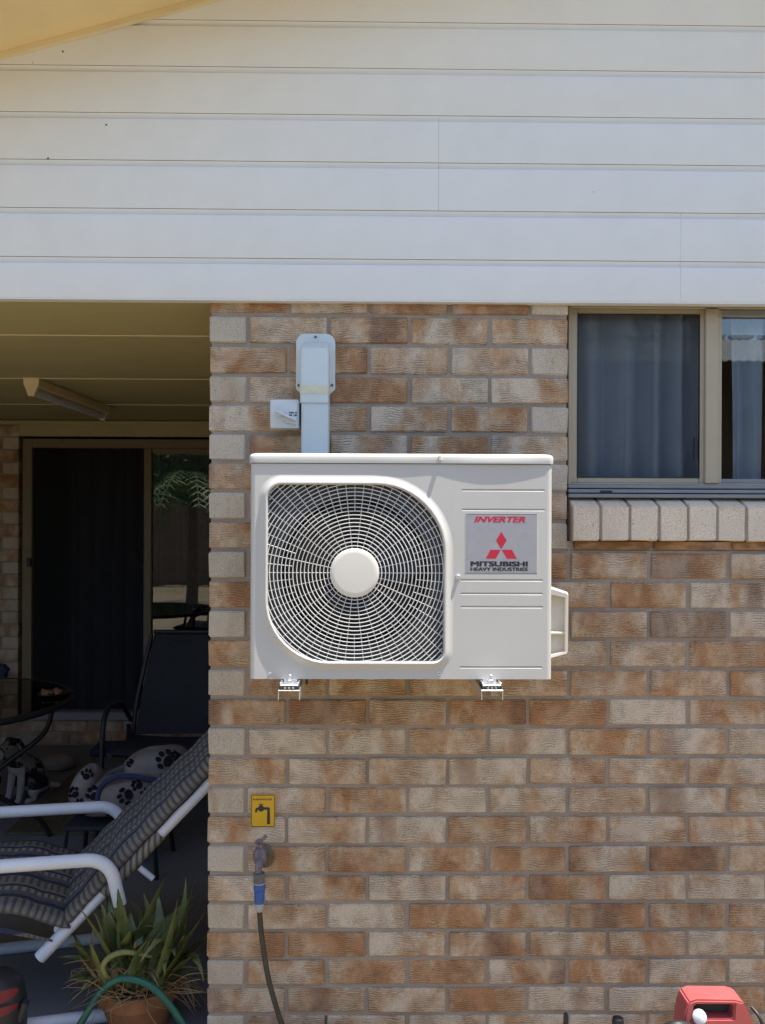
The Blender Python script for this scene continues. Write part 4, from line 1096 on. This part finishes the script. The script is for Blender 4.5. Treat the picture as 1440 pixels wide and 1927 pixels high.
# one curled yellow-green leaf
b = MB()
cp = bez([lp(285, 1800, .07), lp(262, 1795, .05), lp(232, 1792, .035), lp(207, 1801, .025), lp(194, 1818, .02), lp(200, 1836, .025), lp(212, 1845, .04)], 5)
b.tube(cp, [.0025+.0062*math.sin(math.pi*(.15+.8*i/len(cp))) for i in range(len(cp))], 8); build('leaf', b, M['leaf_pale'], pot_t, smooth=True, angle=60)
b = MB()
for k in range(110):
    x0 = ra.uniform(-.115, .12); p0 = root+Vector((x0, -math.sqrt(max(0, .013-x0*x0*.9))+ra.uniform(-.01, .07), ra.uniform(-.004, .022)))
    p2 = p0+Vector((ra.uniform(-.13, .13)+x0*.5, ra.uniform(-.06, .02), ra.uniform(-.09, .08))); p1_ = (p0+p2)/2+Vector((ra.uniform(-.03, .03), -.02, ra.uniform(.0, .05)))
    b.tube(bez([p0, p1_, p2], 4), [.0022*(1-.8*i/8) for i in range(9)], 4)
tag(build('dry_straw', b, M['leaf_dry'], pot_t), kind='stuff')

# green hose looped in front of the pot
gp_ = [P(120, 1990, .0), P(150, 1930, .0), P(182, 1878, .0), P(215, 1848, .0), P(247, 1841, .0), P(285, 1854, .0), P(318, 1890, .0), P(345, 1935, .0), P(372, 1990, .0)]
gp_ = [Vector((p.x, .004+.01*math.sin(i), p.z)) for i, p in enumerate(gp_)]
for p in (gp_[0], gp_[-1]): p.z = max(p.z, .02)
gp_ = [Vector((gp_[0].x-.10, .05, .011))]+gp_+[Vector((gp_[-1].x+.01, -.07, .0))]
b = MB().tube(bez(gp_, 8), .0105, 12)
tag(build('green_hose', b, M['green_hose'], smooth=True, angle=60), 'green garden hose looped over in front of the terracotta pot', 'hose')

# ================================================================== TABLE, SLING CHAIR, PET BED, DOG
ty = 4.1-2.571; tcx = -2.0; tz = .72; trad = .55
tab = thing('patio_table', (tcx, ty, 0), 'round glass topped patio table with dark curved legs', 'table')
b = MB().lathe([(tz-.008, trad-.012), (tz, trad-.012)], (tcx, ty, 0), (0, 0, 1), 56); build('glass_top', b, M['table_glass'], tab)
b = MB().tube([(tcx+trad*math.cos(a), ty+trad*math.sin(a), tz-.012) for a in [2*math.pi*k/56 for k in range(56)]], .016, 8, closed=True); build('rim', b, M['dark_metal'], tab, smooth=True, angle=60)
for k in range(4):
    a = R(45+90*k-18); d = Vector((math.cos(a), math.sin(a), 0)); o0 = Vector((tcx, ty, 0))
    b = MB().tube(bez([o0+d*.47+Vector((0, 0, tz-.02)), o0+d*.43+Vector((0, 0, .52)), o0+d*.22+Vector((0, 0, .36)), o0+d*.20+Vector((0, 0, .26)), o0+d*.40+Vector((0, 0, .10)), o0+d*.46+Vector((0, 0, .0))], 7), .0125, 10); build('leg', b, M['dark_metal'], tab, smooth=True, angle=60)
b = MB().tube([(tcx+.23*math.cos(a), ty+.23*math.sin(a), .32) for a in [2*math.pi*k/28 for k in range(28)]], .009, 8, closed=True); build('leg_ring', b, M['dark_metal'], tab, smooth=True, angle=60)
pcx = P(98, 1325, ty+.1); pcx = Vector((pcx.x, ty+.12, tz))
plate = thing('plate', pcx, 'small dark dish of brown scraps on the glass table', 'dish')
b = MB().lathe([(0, .05), (.004, .055), (.014, .078), (.016, .078), (.008, .055), (.006, .0)], pcx, (0, 0, 1), 28, True, False); build('dish', b, M['dark_metal'], plate, smooth=True, angle=40)
b = MB(); rr = random.Random(9)
for k in range(9): b.obox(pcx+Vector((rr.uniform(-.045, .045), rr.uniform(-.04, .04), .016+rr.uniform(0, .01))), (.035, .02, .012), Euler((rr.random(), rr.random(), rr.random()*3)).to_matrix(), .004)
build('scraps', b, M['terracotta'], plate)

cyf = 4.28-2.571; cxc = P(300, 1400, cyf).x+.02
sc = thing('sling_chair', (cxc, cyf+.25, 0), 'dark blue sling back patio chair in the shade', 'chair')
def S(x, y, z): return Vector((cxc+x, cyf+y, z))
hw = .26
bkp = [(.44, .40), (.50, .55), (.58, .78), (.63, .93)]
b = MB(); n = 12; rows = []
for (y, z) in bez([Vector((0, y, z)) for y, z in bkp], 5) and [(v.y, v.z) for v in bez([Vector((0, y, z)) for y, z in bkp], 5)]:
    t = (z-.40)/.53; hwz = hw*(1.0-.22*max(0, t)**1.3)
    rows.append([S((-1+2*i/n)*hwz, y+.018*math.cos((-1+2*i/n)*1.57), z) for i in range(n+1)])
b.loft(rows, False); o = build('backrest', b, M['sling'], sc, smooth=True, recalc=False)
rows = []
for (y, z) in ((0.0, .415), (.02, .43), (.15, .425), (.3, .41), (.44, .40)):
    rows.append([S((-1+2*i/n)*hw, y, z-.012*math.cos((-1+2*i/n)*1.57)) for i in range(n+1)])
b = MB().loft(rows, False); build('seat', b, M['sling'], sc, smooth=True, recalc=False)
for s_ in (-1, 1):
    x = s_*(hw+.012)
    b = MB().tube(fillet([S(x, .02, .40), S(x, .44, .39), S(x*1.0, .50, .55), S(x*.80, .62, .92)], .06), .0125, 10); build('side_rail', b, M['dark_metal'], sc, smooth=True, angle=60)
    xo_ = s_*(hw+.055)
    b = MB().tube(bez([S(xo_*1.05, .0, 0), S(xo_, .03, .3), S(xo_, .05, .52), S(xo_, .12, .605), S(xo_, .25, .61), S(xo_*.98, .36, .58), S(xo_*.93, .48, .47)], 6), .0135, 10); build('armrest', b, M['dark_metal'], sc, smooth=True, angle=60)
    b = MB().tube(bez([S(xo_*.95, .46, .45), S(xo_, .50, .25), S(xo_*1.05, .58, .0)], 6), .0125, 10); build('leg', b, M['dark_metal'], sc, smooth=True, angle=60)
b = MB().tube([S(-hw*.8, .63, .935), S(hw*.8, .63, .935)], .012, 10); build('cross_bar', b, M['dark_metal'], sc, smooth=True, angle=60)
b = MB().tube([S(-hw-.05, .06, .40), S(hw+.05, .06, .40)], .011, 10); build('cross_bar', b, M['dark_metal'], sc, smooth=True, angle=60)

# low footstool with the paw-print pet bed on it
fy_ = 3.72-2.571+.24
fcx = P(225, 1500, fy_).x
fst = thing('footstool', (fcx, fy_, 0), 'low dark footstool under the paw print pet bed', 'footstool')
zf_ = P(225, 1532, fy_).z
b = MB().box((fcx-.20, fy_-.16, zf_-.02), (fcx+.22, fy_+.16, zf_), .006); build('top', b, M['sling'], fst)
for sx_ in (-1, 1):
    for sy_ in (-1, 1):
        b = MB().tube([(fcx+sx_*.19, fy_+sy_*.14, zf_-.015), (fcx+sx_*.21, fy_+sy_*.16, 0)], .011, 8); build('leg', b, M['dark_metal'], fst, smooth=True)
bed = thing('pet_bed', (fcx, fy_, zf_), 'white fleece pet bed with black paw prints', 'pet bed')
def blob(c, r, e, rot, seed, nu=28, nv=16, amp=.04):
    rr = random.Random(seed); ph = [rr.uniform(0, 6) for _ in range(6)]; b = MB(); loops = []
    def pt(u, v):
        cu, su, cv, sv = math.cos(u), math.sin(u), math.cos(v), math.sin(v)
        f = lambda q: math.copysign(abs(q)**e, q)
        k = 1+amp*(math.sin(2*u+ph[0])*math.cos(2*v+ph[1])+.6*math.sin(3*u+4*v+ph[2]))
        return Vector(c)+rot @ Vector((r[0]*f(cu)*f(cv)*k, r[1]*f(su)*f(cv)*k, r[2]*f(sv)*k))
    for j in range(nv+1):
        v = -math.pi/2+math.pi*j/nv*.9999+.00005
        loops.append([pt(2*math.pi*i/nu, v) for i in range(nu)])
    b.loft(loops, True, True, True); return b, pt
def paw(pt, u, v, s, ang, name, parent):
    b = MB(); c = pt(u, v); e_ = .02; tu = (pt(u+e_, v)-c).normalized(); tv = (pt(u, v+e_)-c); nn = tu.cross(tv).normalized(); tv = nn.cross(tu).normalized()
    if nn.y > 0: nn = -nn
    a1 = tu*math.cos(ang)+tv*math.sin(ang); a2 = -tu*math.sin(ang)+tv*math.cos(ang)
    def disc(o1, o2, r1, r2):
        ring = []
        for k in range(10):
            q = 2*math.pi*k/10; p = c+a1*(o1+r1*math.cos(q))+a2*(o2+r2*math.sin(q)); ring.append(p+nn*.006)
        o_ = len(b.v); b.v += ring+[p-nn*.016 for p in ring]; b.f.append(tuple(o_+i for i in range(10)))
        for i in range(10): b.f.append((o_+i, o_+10+i, o_+10+(i+1) % 10, o_+(i+1) % 10))
    disc(0, -.25*s, .62*s, .5*s)
    for o1, o2 in ((-.85, .25), (-.32, .78), (.32, .78), (.85, .25)): disc(o1*s, o2*s, .24*s, .34*s)
    build(name, b, M['bed_dark'], parent)
uc = P(297, 1438, fy_+.06); b, pt1 = blob((uc.x, fy_+.06, uc.z), (.148, .12, .075), .75, Matrix.Rotation(R(-8), 3, 'Y'), 4)
up_ = build('upper_bolster', b, M['bed_white'], bed, smooth=True, angle=180)
for (u, v, s, a) in ((-1.15, .45, .042, .9), (-2.0, -.35, .024, .3), (-1.25, -.45, .026, 2.2), (-.65, .55, .024, 1.0), (-2.3, .55, .02, 2)): paw(pt1, u, v, s, a, 'paw_print', up_)
lc = P(222, 1489, fy_-.02); b, pt2 = blob((lc.x+.02, fy_-.02, lc.z), (.185, .15, .085), .7, Matrix.Rotation(R(-6), 3, 'Y'), 5)
lo_ = build('lower_cushion', b, M['bed_white'], bed, smooth=True, angle=180)
for (u, v, s, a) in ((-1.9, .35, .034, .5), (-1.35, .15, .036, 1.9), (-1.0, .55, .026, 1.0), (-2.3, -.25, .026, .2), (-1.6, -.5, .026, 2.5), (-.8, .0, .034, .4)): paw(pt2, u, v, s, a, 'paw_print', lo_)
ec_ = P(160, 1478, fy_-.06); b, pt3 = blob((ec_.x+.005, fy_-.06, ec_.z), (.058, .09, .095), .8, Matrix.Rotation(R(24), 3, 'Y'), 6)
eo = build('end_bolster', b, M['bed_white'], bed, smooth=True, angle=180)
for (u, v, s, a) in ((-1.6, .75, .026, .2), (-1.8, -.1, .026, 1.2), (-1.2, -.5, .024, .6)): paw(pt3, u, v, s, a, 'paw_print', eo)
b = MB().tube(bez([P(182, 1512, fy_-.17), P(190, 1480, fy_-.16), P(215, 1464, fy_-.15), P(245, 1461, fy_-.14), P(290, 1468, fy_-.12), P(320, 1475, fy_-.1)], 6), .011, 8); build('piping', b, M['blue_mat'], bed, smooth=True)
b = MB(); L0 = [P(190, 1466, fy_-.05), P(215, 1446, fy_-.04), P(236, 1438, fy_-.03)]; L1 = [P(193, 1470, fy_+.1), P(222, 1462, fy_+.1), P(240, 1458, fy_+.1)]
b.loft([L0, L1, [p-Vector((0, 0, .02)) for p in L1], [p-Vector((0, 0, .014)) for p in L0]], False); build('lining_flap', b, M['white_tube'], bed)

def skin_body(name, verts, edges, radii, m, parent, lv=2):
    me = bpy.data.meshes.new(name); me.from_pydata([tuple(v) for v in verts], edges, []); o = bpy.data.objects.new(name, me); col.objects.link(o)
    md = o.modifiers.new('s', 'SKIN'); md.use_smooth_shade = True
    for i, r in enumerate(radii): me.skin_vertices[0].data[i].radius = (r, r)
    me.skin_vertices[0].data[0].use_root = True
    sd = o.modifiers.new('u', 'SUBSURF'); sd.levels = lv; sd.render_levels = lv
    dg = bpy.context.evaluated_depsgraph_get(); m2 = bpy.data.meshes.new_from_object(o.evaluated_get(dg)); bpy.data.objects.remove(o)
    m2.materials.clear(); m2.materials.append(m); m2.polygons.foreach_set('use_smooth', [True]*len(m2.polygons))
    o = bpy.data.objects.new(name, m2); col.objects.link(o); o.parent = parent; return o
def dog_mat():
    t = NT('dog_coat'); co = t.coord(); sx = t.n.new('ShaderNodeSeparateXYZ'); t.l(co, sx.inputs[0])
    n = t.noise(co, 11, 3)
    patch = t.ramp(n, [(.50, 0.0), (.56, 1.0)])
    ch = t.math('MULTIPLY', t.math('LESS_THAN', sx.outputs[1], -.035), t.math('LESS_THAN', sx.outputs[2], .20))
    low = t.math('LESS_THAN', sx.outputs[2], .07)
    muz = t.math('LESS_THAN', sx.outputs[1], -.145)
    w = t.math('MAXIMUM', t.math('MAXIMUM', ch, low), muz)
    w = t.math('MAXIMUM', w, t.math('MULTIPLY', patch, .6))
    c = t.mix(w, (.018, .016, .015), (.42, .40, .38)); c = t.mix(1.0, c, t.ramp(t.noise(t.mapping(co, (1, 1, .3)), 160, 2), [(.3, .7), (.65, 1.1)]), 'MULTIPLY')
    t.set(c, .85, 0, .2); t.bump(t.noise(t.mapping(co, (1, 1, .25)), 180, 3), .5, .004); return t.m
M['dog'] = dog_mat()
dy = 4.85-2.571; dxp = P(42, 1505, dy).x
dog = thing('dog', (dxp, dy, 0), 'small black and white dog sitting under the glass table', 'dog')
vd = [(0, .10, .09), (0, .06, .15), (0, .0, .20), (0, -.03, .235), (0, -.055, .275), (0, -.075, .305), (0, -.125, .29), (0, -.165, .278),
      (.035, -.03, .15), (.04, -.045, .07), (.04, -.06, .012), (.04, -.085, .010), (-.035, -.03, .15), (-.04, -.045, .07), (-.04, -.06, .012), (-.04, -.085, .010),
      (.075, .06, .075), (.085, -.01, .05), (.08, .02, .014), (.08, -.05, .012), (-.075, .06, .075), (-.085, -.01, .05), (-.08, .02, .014), (-.08, -.05, .012),
      (.04, -.06, .345), (.06, -.055, .33), (.068, -.06, .30), (-.04, -.06, .345), (-.06, -.055, .33), (-.068, -.06, .30), (0, .17, .04), (.06, .22, .03)]
ed = [(0, 1), (1, 2), (2, 3), (3, 4), (4, 5), (5, 6), (6, 7), (2, 8), (8, 9), (9, 10), (10, 11), (2, 12), (12, 13), (13, 14), (14, 15), (0, 16), (16, 17), (17, 18), (18, 19), (0, 20), (20, 21), (21, 22), (22, 23), (5, 24), (24, 25), (25, 26), (5, 27), (27, 28), (28, 29), (0, 30), (30, 31)]
rd = [.085, .08, .072, .055, .05, .058, .036, .024, .03, .02, .018, .015, .03, .02, .018, .015, .05, .03, .02, .016, .05, .03, .02, .016, .02, .016, .010, .02, .016, .010, .022, .012]
db = skin_body('body', vd, ed, rd, M['dog'], dog)
b = MB().lathe([(0, .009), (.006, .009), (.010, .004)], Vector((dxp, dy-.186, .284)), (0, -1, 0), 10); build('nose', b, M['dark_print'], dog, smooth=True)
for s_ in (-1, 1):
    b = MB().lathe([(0, .007), (.004, .006), (.007, .002)], Vector((dxp+s_*.024, dy-.123, .318)), (s_*.3, -1, .1), 10); build('eye', b, M['dark_print'], dog, smooth=True)
dog.rotation_euler = (0, 0, R(-28))
b = MB(); mp_ = [P(75, 1505, 2.25), P(170, 1505, 2.1)]
b.box((dxp+.12, 1.75, .001), (dxp+.75, 2.75, .012), .004); tag(build('door_mat', b, M['brown_mat']), 'worn brown mat on the patio floor near the dog', 'mat')
b = MB().box((dxp+.10, YB-.33, .001), (dxp+.80, YB-.09, .055), .02); tag(build('floor_cushion', b, M['blue_mat']), 'flat dark blue cushion on the floor below the sliding door', 'cushion')
wc = P(112, 1444, 2.83); b, _p = blob((wc.x, 2.83, .05), (.10, .07, .05), .9, Matrix.Identity(3), 12, amp=.09); tag(build('white_rag', b, M['bed_white'], smooth=True, angle=180), 'crumpled white rag on the floor by the blue cushion', 'rag')

# black and red tool at the bottom left
tl = P(10, 1900, -.02)
pt_ = thing('power_tool', (tl.x, -.02, 0), 'black power tool with red panels at the bottom left edge', 'tool')
prof = [(.0, .105), (.02, .118), (.10, .115), (.16, .098), (.20, .060), (.215, .0)]
topz = P(5, 1846, -.05).z
rx_ = .085; cxm = P(-25, 1900, -.05).x; cym = -.0
b = MB().lathe([(0, .075), (.03, .092), (topz-.10, .092), (topz-.045, .083), (topz-.012, .055), (topz, .012)], (cxm, cym, 0), (0, 0, 1), 28); sh = build('housing', b, M['black'], pt_, smooth=True, angle=35)
for zc_, hh in ((P(5, 1878, -.08).z, .018), (P(5, 1906, -.08).z, .014)):
    b = MB(); L = []
    for k in range(9):
        a = R(-100+76*k/8); L.append((a, 1))
    rows = []
    for j in range(5):
        t = -1+2*j/4; row = []
        for a, _q in L: row.append(Vector((cxm+.0945*math.cos(a), cym+.0945*math.sin(a), zc_+hh*t*math.sqrt(max(0.05, 1-(abs(a+R(62))/R(40))**2)))))
        rows.append(row)
    b.loft(rows, False); build('red_panel', b, M['red_dark'], sh, smooth=True)
b = MB().obox((P(40, 1906, -.03).x, -.02, P(40, 1906, -.03).z), (.02, .03, .06), Matrix.Rotation(R(20), 3, 'Y'), .006); build('trigger', b, M['black'], pt_)

# red tool case at the bottom right, standing out from the wall
yk = -.42
D_ = lambda px, py: (P(px, py, yk).x, P(px, py, yk).z)
case = thing('tool_case', (D_(1352, 1927)[0], yk, -.03), 'red plastic tool case with dark handle opening on the ground at right', 'tool case')
ot = [D_(1408, 2050), D_(1432, 1990), D_(1424, 1927), D_(1411, 1880), D_(1400, 1860), D_(1384, 1856), D_(1312, 1855), D_(1297, 1860), D_(1290, 1880), D_(1284, 1927), D_(1276, 1990), D_(1296, 2050)]
zg = -.03
ot = [(x, z-.036) for x, z in ot]
hole_dz = .036
ot[0] = (D_(1440, 2000)[0], zg); ot[-1] = (D_(1268, 2000)[0], zg)
hole = [D_(1381, 1891), D_(1383, 1864), D_(1307, 1864), D_(1305, 1891)]
hole = [(x, z-hole_dz) for x, z in hole]
bm = bmesh.new(); es = []
for ring in (ot, hole):
    vs_ = [bm.verts.new((x, yk, z)) for x, z in ring]
    for i in range(len(vs_)): es.append(bm.edges.new((vs_[i], vs_[(i+1) % len(vs_)])))
bmesh.ops.triangle_fill(bm, use_beauty=True, edges=es)
ext = bmesh.ops.extrude_face_region(bm, geom=bm.faces[:]); bmesh.ops.translate(bm, vec=(0, .07, 0), verts=[v for v in ext['geom'] if isinstance(v, bmesh.types.BMVert)])
bmesh.ops.recalc_face_normals(bm, faces=bm.faces[:]); bmesh.ops.bevel(bm, geom=[e for e in bm.edges if len(e.link_faces) == 2 and e.calc_face_angle(0) > .6], offset=.004, segments=2, affect='EDGES')
bm.verts.index_update(); b = MB(); b.add([v.co.copy() for v in bm.verts], [[v.index for v in f.verts] for f in bm.faces]); bm.free()
body = build('body', b, M['red_plastic'], case, smooth=True, angle=30)
a, c = hole[3], hole[1]
b = MB().box((hole[3][0]-.004, yk+.03, D_(1340, 1893)[1]-.036), (hole[0][0]+.004, yk+.06, D_(1340, 1872)[1]-.036), .004); build('grip', b, M['shroud'], case)
b = MB().lathe([(0, .017), (.012, .017), (.016, .012), (.017, .0)], P(1319, 1917, yk-.012)+Vector((0, .011, 0)), (-.25, -1, .35), 20, True, False); build('white_cap', b, M['white_tube'], case, smooth=True, angle=35)
b = MB().tube(bez([P(1302, 1934, yk-.006), P(1275, 1930, yk-.02), P(1250, 1938, yk-.01), P(1240, 1958, yk), P(1240, 1985, yk)], 5), .012, 12); build('nozzle', b, M['black'], case, smooth=True, angle=50)
b = MB().tube(bez([P(1414, 1895, yk+.05), P(1428, 1912, yk+.03), P(1436, 1935, yk+.02), P(1434, 1985, yk+.02)], 5), .0045, 8); build('cable', b, M['black'], case, smooth=True, angle=50)
# dark handles just showing at the bottom edge
for (px, py, wpx, lab_, nm) in ((613.5, 1911, 4, 'thin black rod end poking up against the bricks below the brown hose', 'rod'), (1065, 1906, 9, 'dark square tool handle end at the bottom edge left of the red case', 'hand_tool'), (1163, 1914, 22, 'rounded dark tool grip at the bottom edge beside the red case', 'tool_grip')):
    y_ = -.10; tp = P(px, py, y_); rr = wpx/2*(y_-CAM.y)/F_PX
    t_ = thing(nm, (tp.x, y_, -.03), lab_, 'tool')
    b = MB().lathe([(-.03, rr), (tp.z-.012, rr), (tp.z-.003, rr*.9), (tp.z, rr*.55)], (tp.x, y_, 0), (0, 0, 1), 14); build('shaft', b, M['black'], t_, smooth=True, angle=40)
    b = MB().lathe([(tp.z-.09, rr*1.12), (tp.z-.03, rr*1.12)], (tp.x, y_, 0), (0, 0, 1), 14); build('grip_band', b, M['rubber'], t_, smooth=True, angle=40)

# dark blue peg bag on the left pier
wl = P(2, 1265, YB-.05)
b = MB(); b.prism([(wl.x-.05, wl.z-.045), (wl.x+.03, wl.z-.04), (wl.x+.036, wl.z), (wl.x+.05, wl.z+.012), (wl.x+.02, wl.z+.05), (wl.x-.05, wl.z+.06)], YB-.08, YB-.015)
tag(build('hanging_bag', b, M['blue_mat']), 'dark blue cloth bag hanging on the back pier bricks', 'bag')

# ================================================================== YARD BEHIND THE CAMERA (seen in the glass)
cp_ = thing('carport', (5.2, -5.4, 0), 'corrugated metal carport reflected in the right window pane', 'carport')
b = MB(); X0_, X1_ = 1.6, 9.0; n = int((X1_-X0_)/.019); rows = [[], []]
for i in range(n+1):
    x = X0_+(X1_-X0_)*i/n; dz = .010*math.sin(2*math.pi*x/.076)
    rows[0].append((x, -4.25, 2.86+dz)); rows[1].append((x, -6.2, 3.42+dz))
b.loft(rows+[[(x, y, z-.004) for x, y, z in rows[1]], [(x, y, z-.004) for x, y, z in rows[0]]], False); build('roof_sheet', b, M['roof'], cp_, recalc=False)
for x in (1.8, 5.3, 8.8):
    for y in (-4.5, -6.0):
        b = MB().box((x-.045, y-.045, -.03), (x+.045, y+.045, 2.86+(-4.25-y)*.287-.02), .004); build('post', b, M['trim'], cp_)
b = MB().box((1.7, -6.15, -.03), (8.9, -6.1, 3.36), .004); build('back_wall', b, M['fence'], cp_)
fn = thing('boundary_fence', (0, -9.5, 0), 'timber paling fence at the far side of the yard', 'fence')
b = MB(); rr = random.Random(2); x = -14
pm = None
b0 = MB().box((-.06, -.01, 0), (.06, .01, 1.75), .003); pal = build('paling', b0, M['fence'], fn, local=True); pal.location = (-14, 0, 0)
for i in range(1, 232):
    o = pal.copy(); col.objects.link(o); o.parent = fn; o.location = (-14+i*.122, rr.uniform(-.004, .004), rr.uniform(-.03, .02))
b = MB().box((-14, -9.55, .4), (14.2, -9.515, .49)).box((-14, -9.55, 1.3), (14.2, -9.515, 1.39)); build('rail', b, M['fence'], fn)
pm_ = thing('palm_tree', (-3.15, -5.7, 0), 'leafy garden palm reflected in the sliding door', 'tree')
b = MB().tube(bez([(-3.15, -5.7, -.03), (-3.12, -5.7, .8), (-3.15, -5.72, 1.7)], 8), [.11-.002*i for i in range(17)], 12); build('trunk', b, M['bark'], pm_, smooth=True)
rp = random.Random(5)
for k in range(22):
    a = rp.uniform(0, 6.283); el = rp.uniform(.1, 1.2); Ln = rp.uniform(1.0, 1.5); c0 = Vector((-3.15, -5.72, 1.7)); d = Vector((math.cos(a), math.sin(a), 0))
    pth = bez([c0, c0+d*Ln*.4*math.cos(el)+Vector((0, 0, Ln*.45*math.sin(el))), c0+d*Ln*.8*math.cos(el*.7)+Vector((0, 0, Ln*.5*math.sin(el)-.1)), c0+d*Ln+Vector((0, 0, Ln*.35*math.sin(el)-.45))], 6)
    b = MB(); b.tube(pth, .008, 5)
    for i in range(3, len(pth)-1):
        t = (pth[i+1]-pth[i-1]).normalized(); sd = t.cross(Vector((0, 0, 1))).normalized(); ll = .34*(1-abs(i/len(pth)-.45))
        for s_ in (-1, 1):
            q0 = pth[i]; q1 = q0+(sd*s_*.75+t*.55)*ll+Vector((0, 0, -.10*ll)); wv = t*.014
            b.add([q0-wv, q0+wv, (q0+q1)/2+wv*1.1+Vector((0, 0, .01)), q1, (q0+q1)/2-wv*1.1+Vector((0, 0, .01))], [(0, 1, 2, 4), (4, 2, 3)])
    build('frond', b, M['palm'], pm_, recalc=False)

b = MB(); rh = random.Random(11)
for k in range(9000):
    x = rh.uniform(-13, 13); z = rh.uniform(.2, 3.35)+.25*math.sin(x*1.3)*rh.random(); y = -10.6+rh.uniform(-.5, .5)
    c = Vector((x, y, z)); e = Euler((rh.uniform(-1, 1), rh.uniform(-1, 1), rh.uniform(0, 6.28))).to_matrix(); q = rh.uniform(.07, .16)
    b.add([c+e @ Vector(p)*q for p in ((-1, 0, 0), (0, -.45, .1), (1, 0, 0), (0, .45, .1))], [(0, 1, 2, 3)])
b.box((-13, -10.75, 0), (13, -10.45, 3.0))
M['hedge'] = simple('hedge_leaf', (.045, .07, .022), .6, var=.5, scale=1.5)
tag(build('hedge', b, M['hedge'], recalc=False), 'dense dark green hedge behind the timber fence', 'hedge', kind='stuff')

b = MB()
for k in range(24): b.box((1.62+k*.30, -6.24, 3.435), (1.62+k*.30+.24, -6.16, 3.475), .003)
tag(build('ridge_capping', b, M['white_tube'], cp_), kind='stuff')
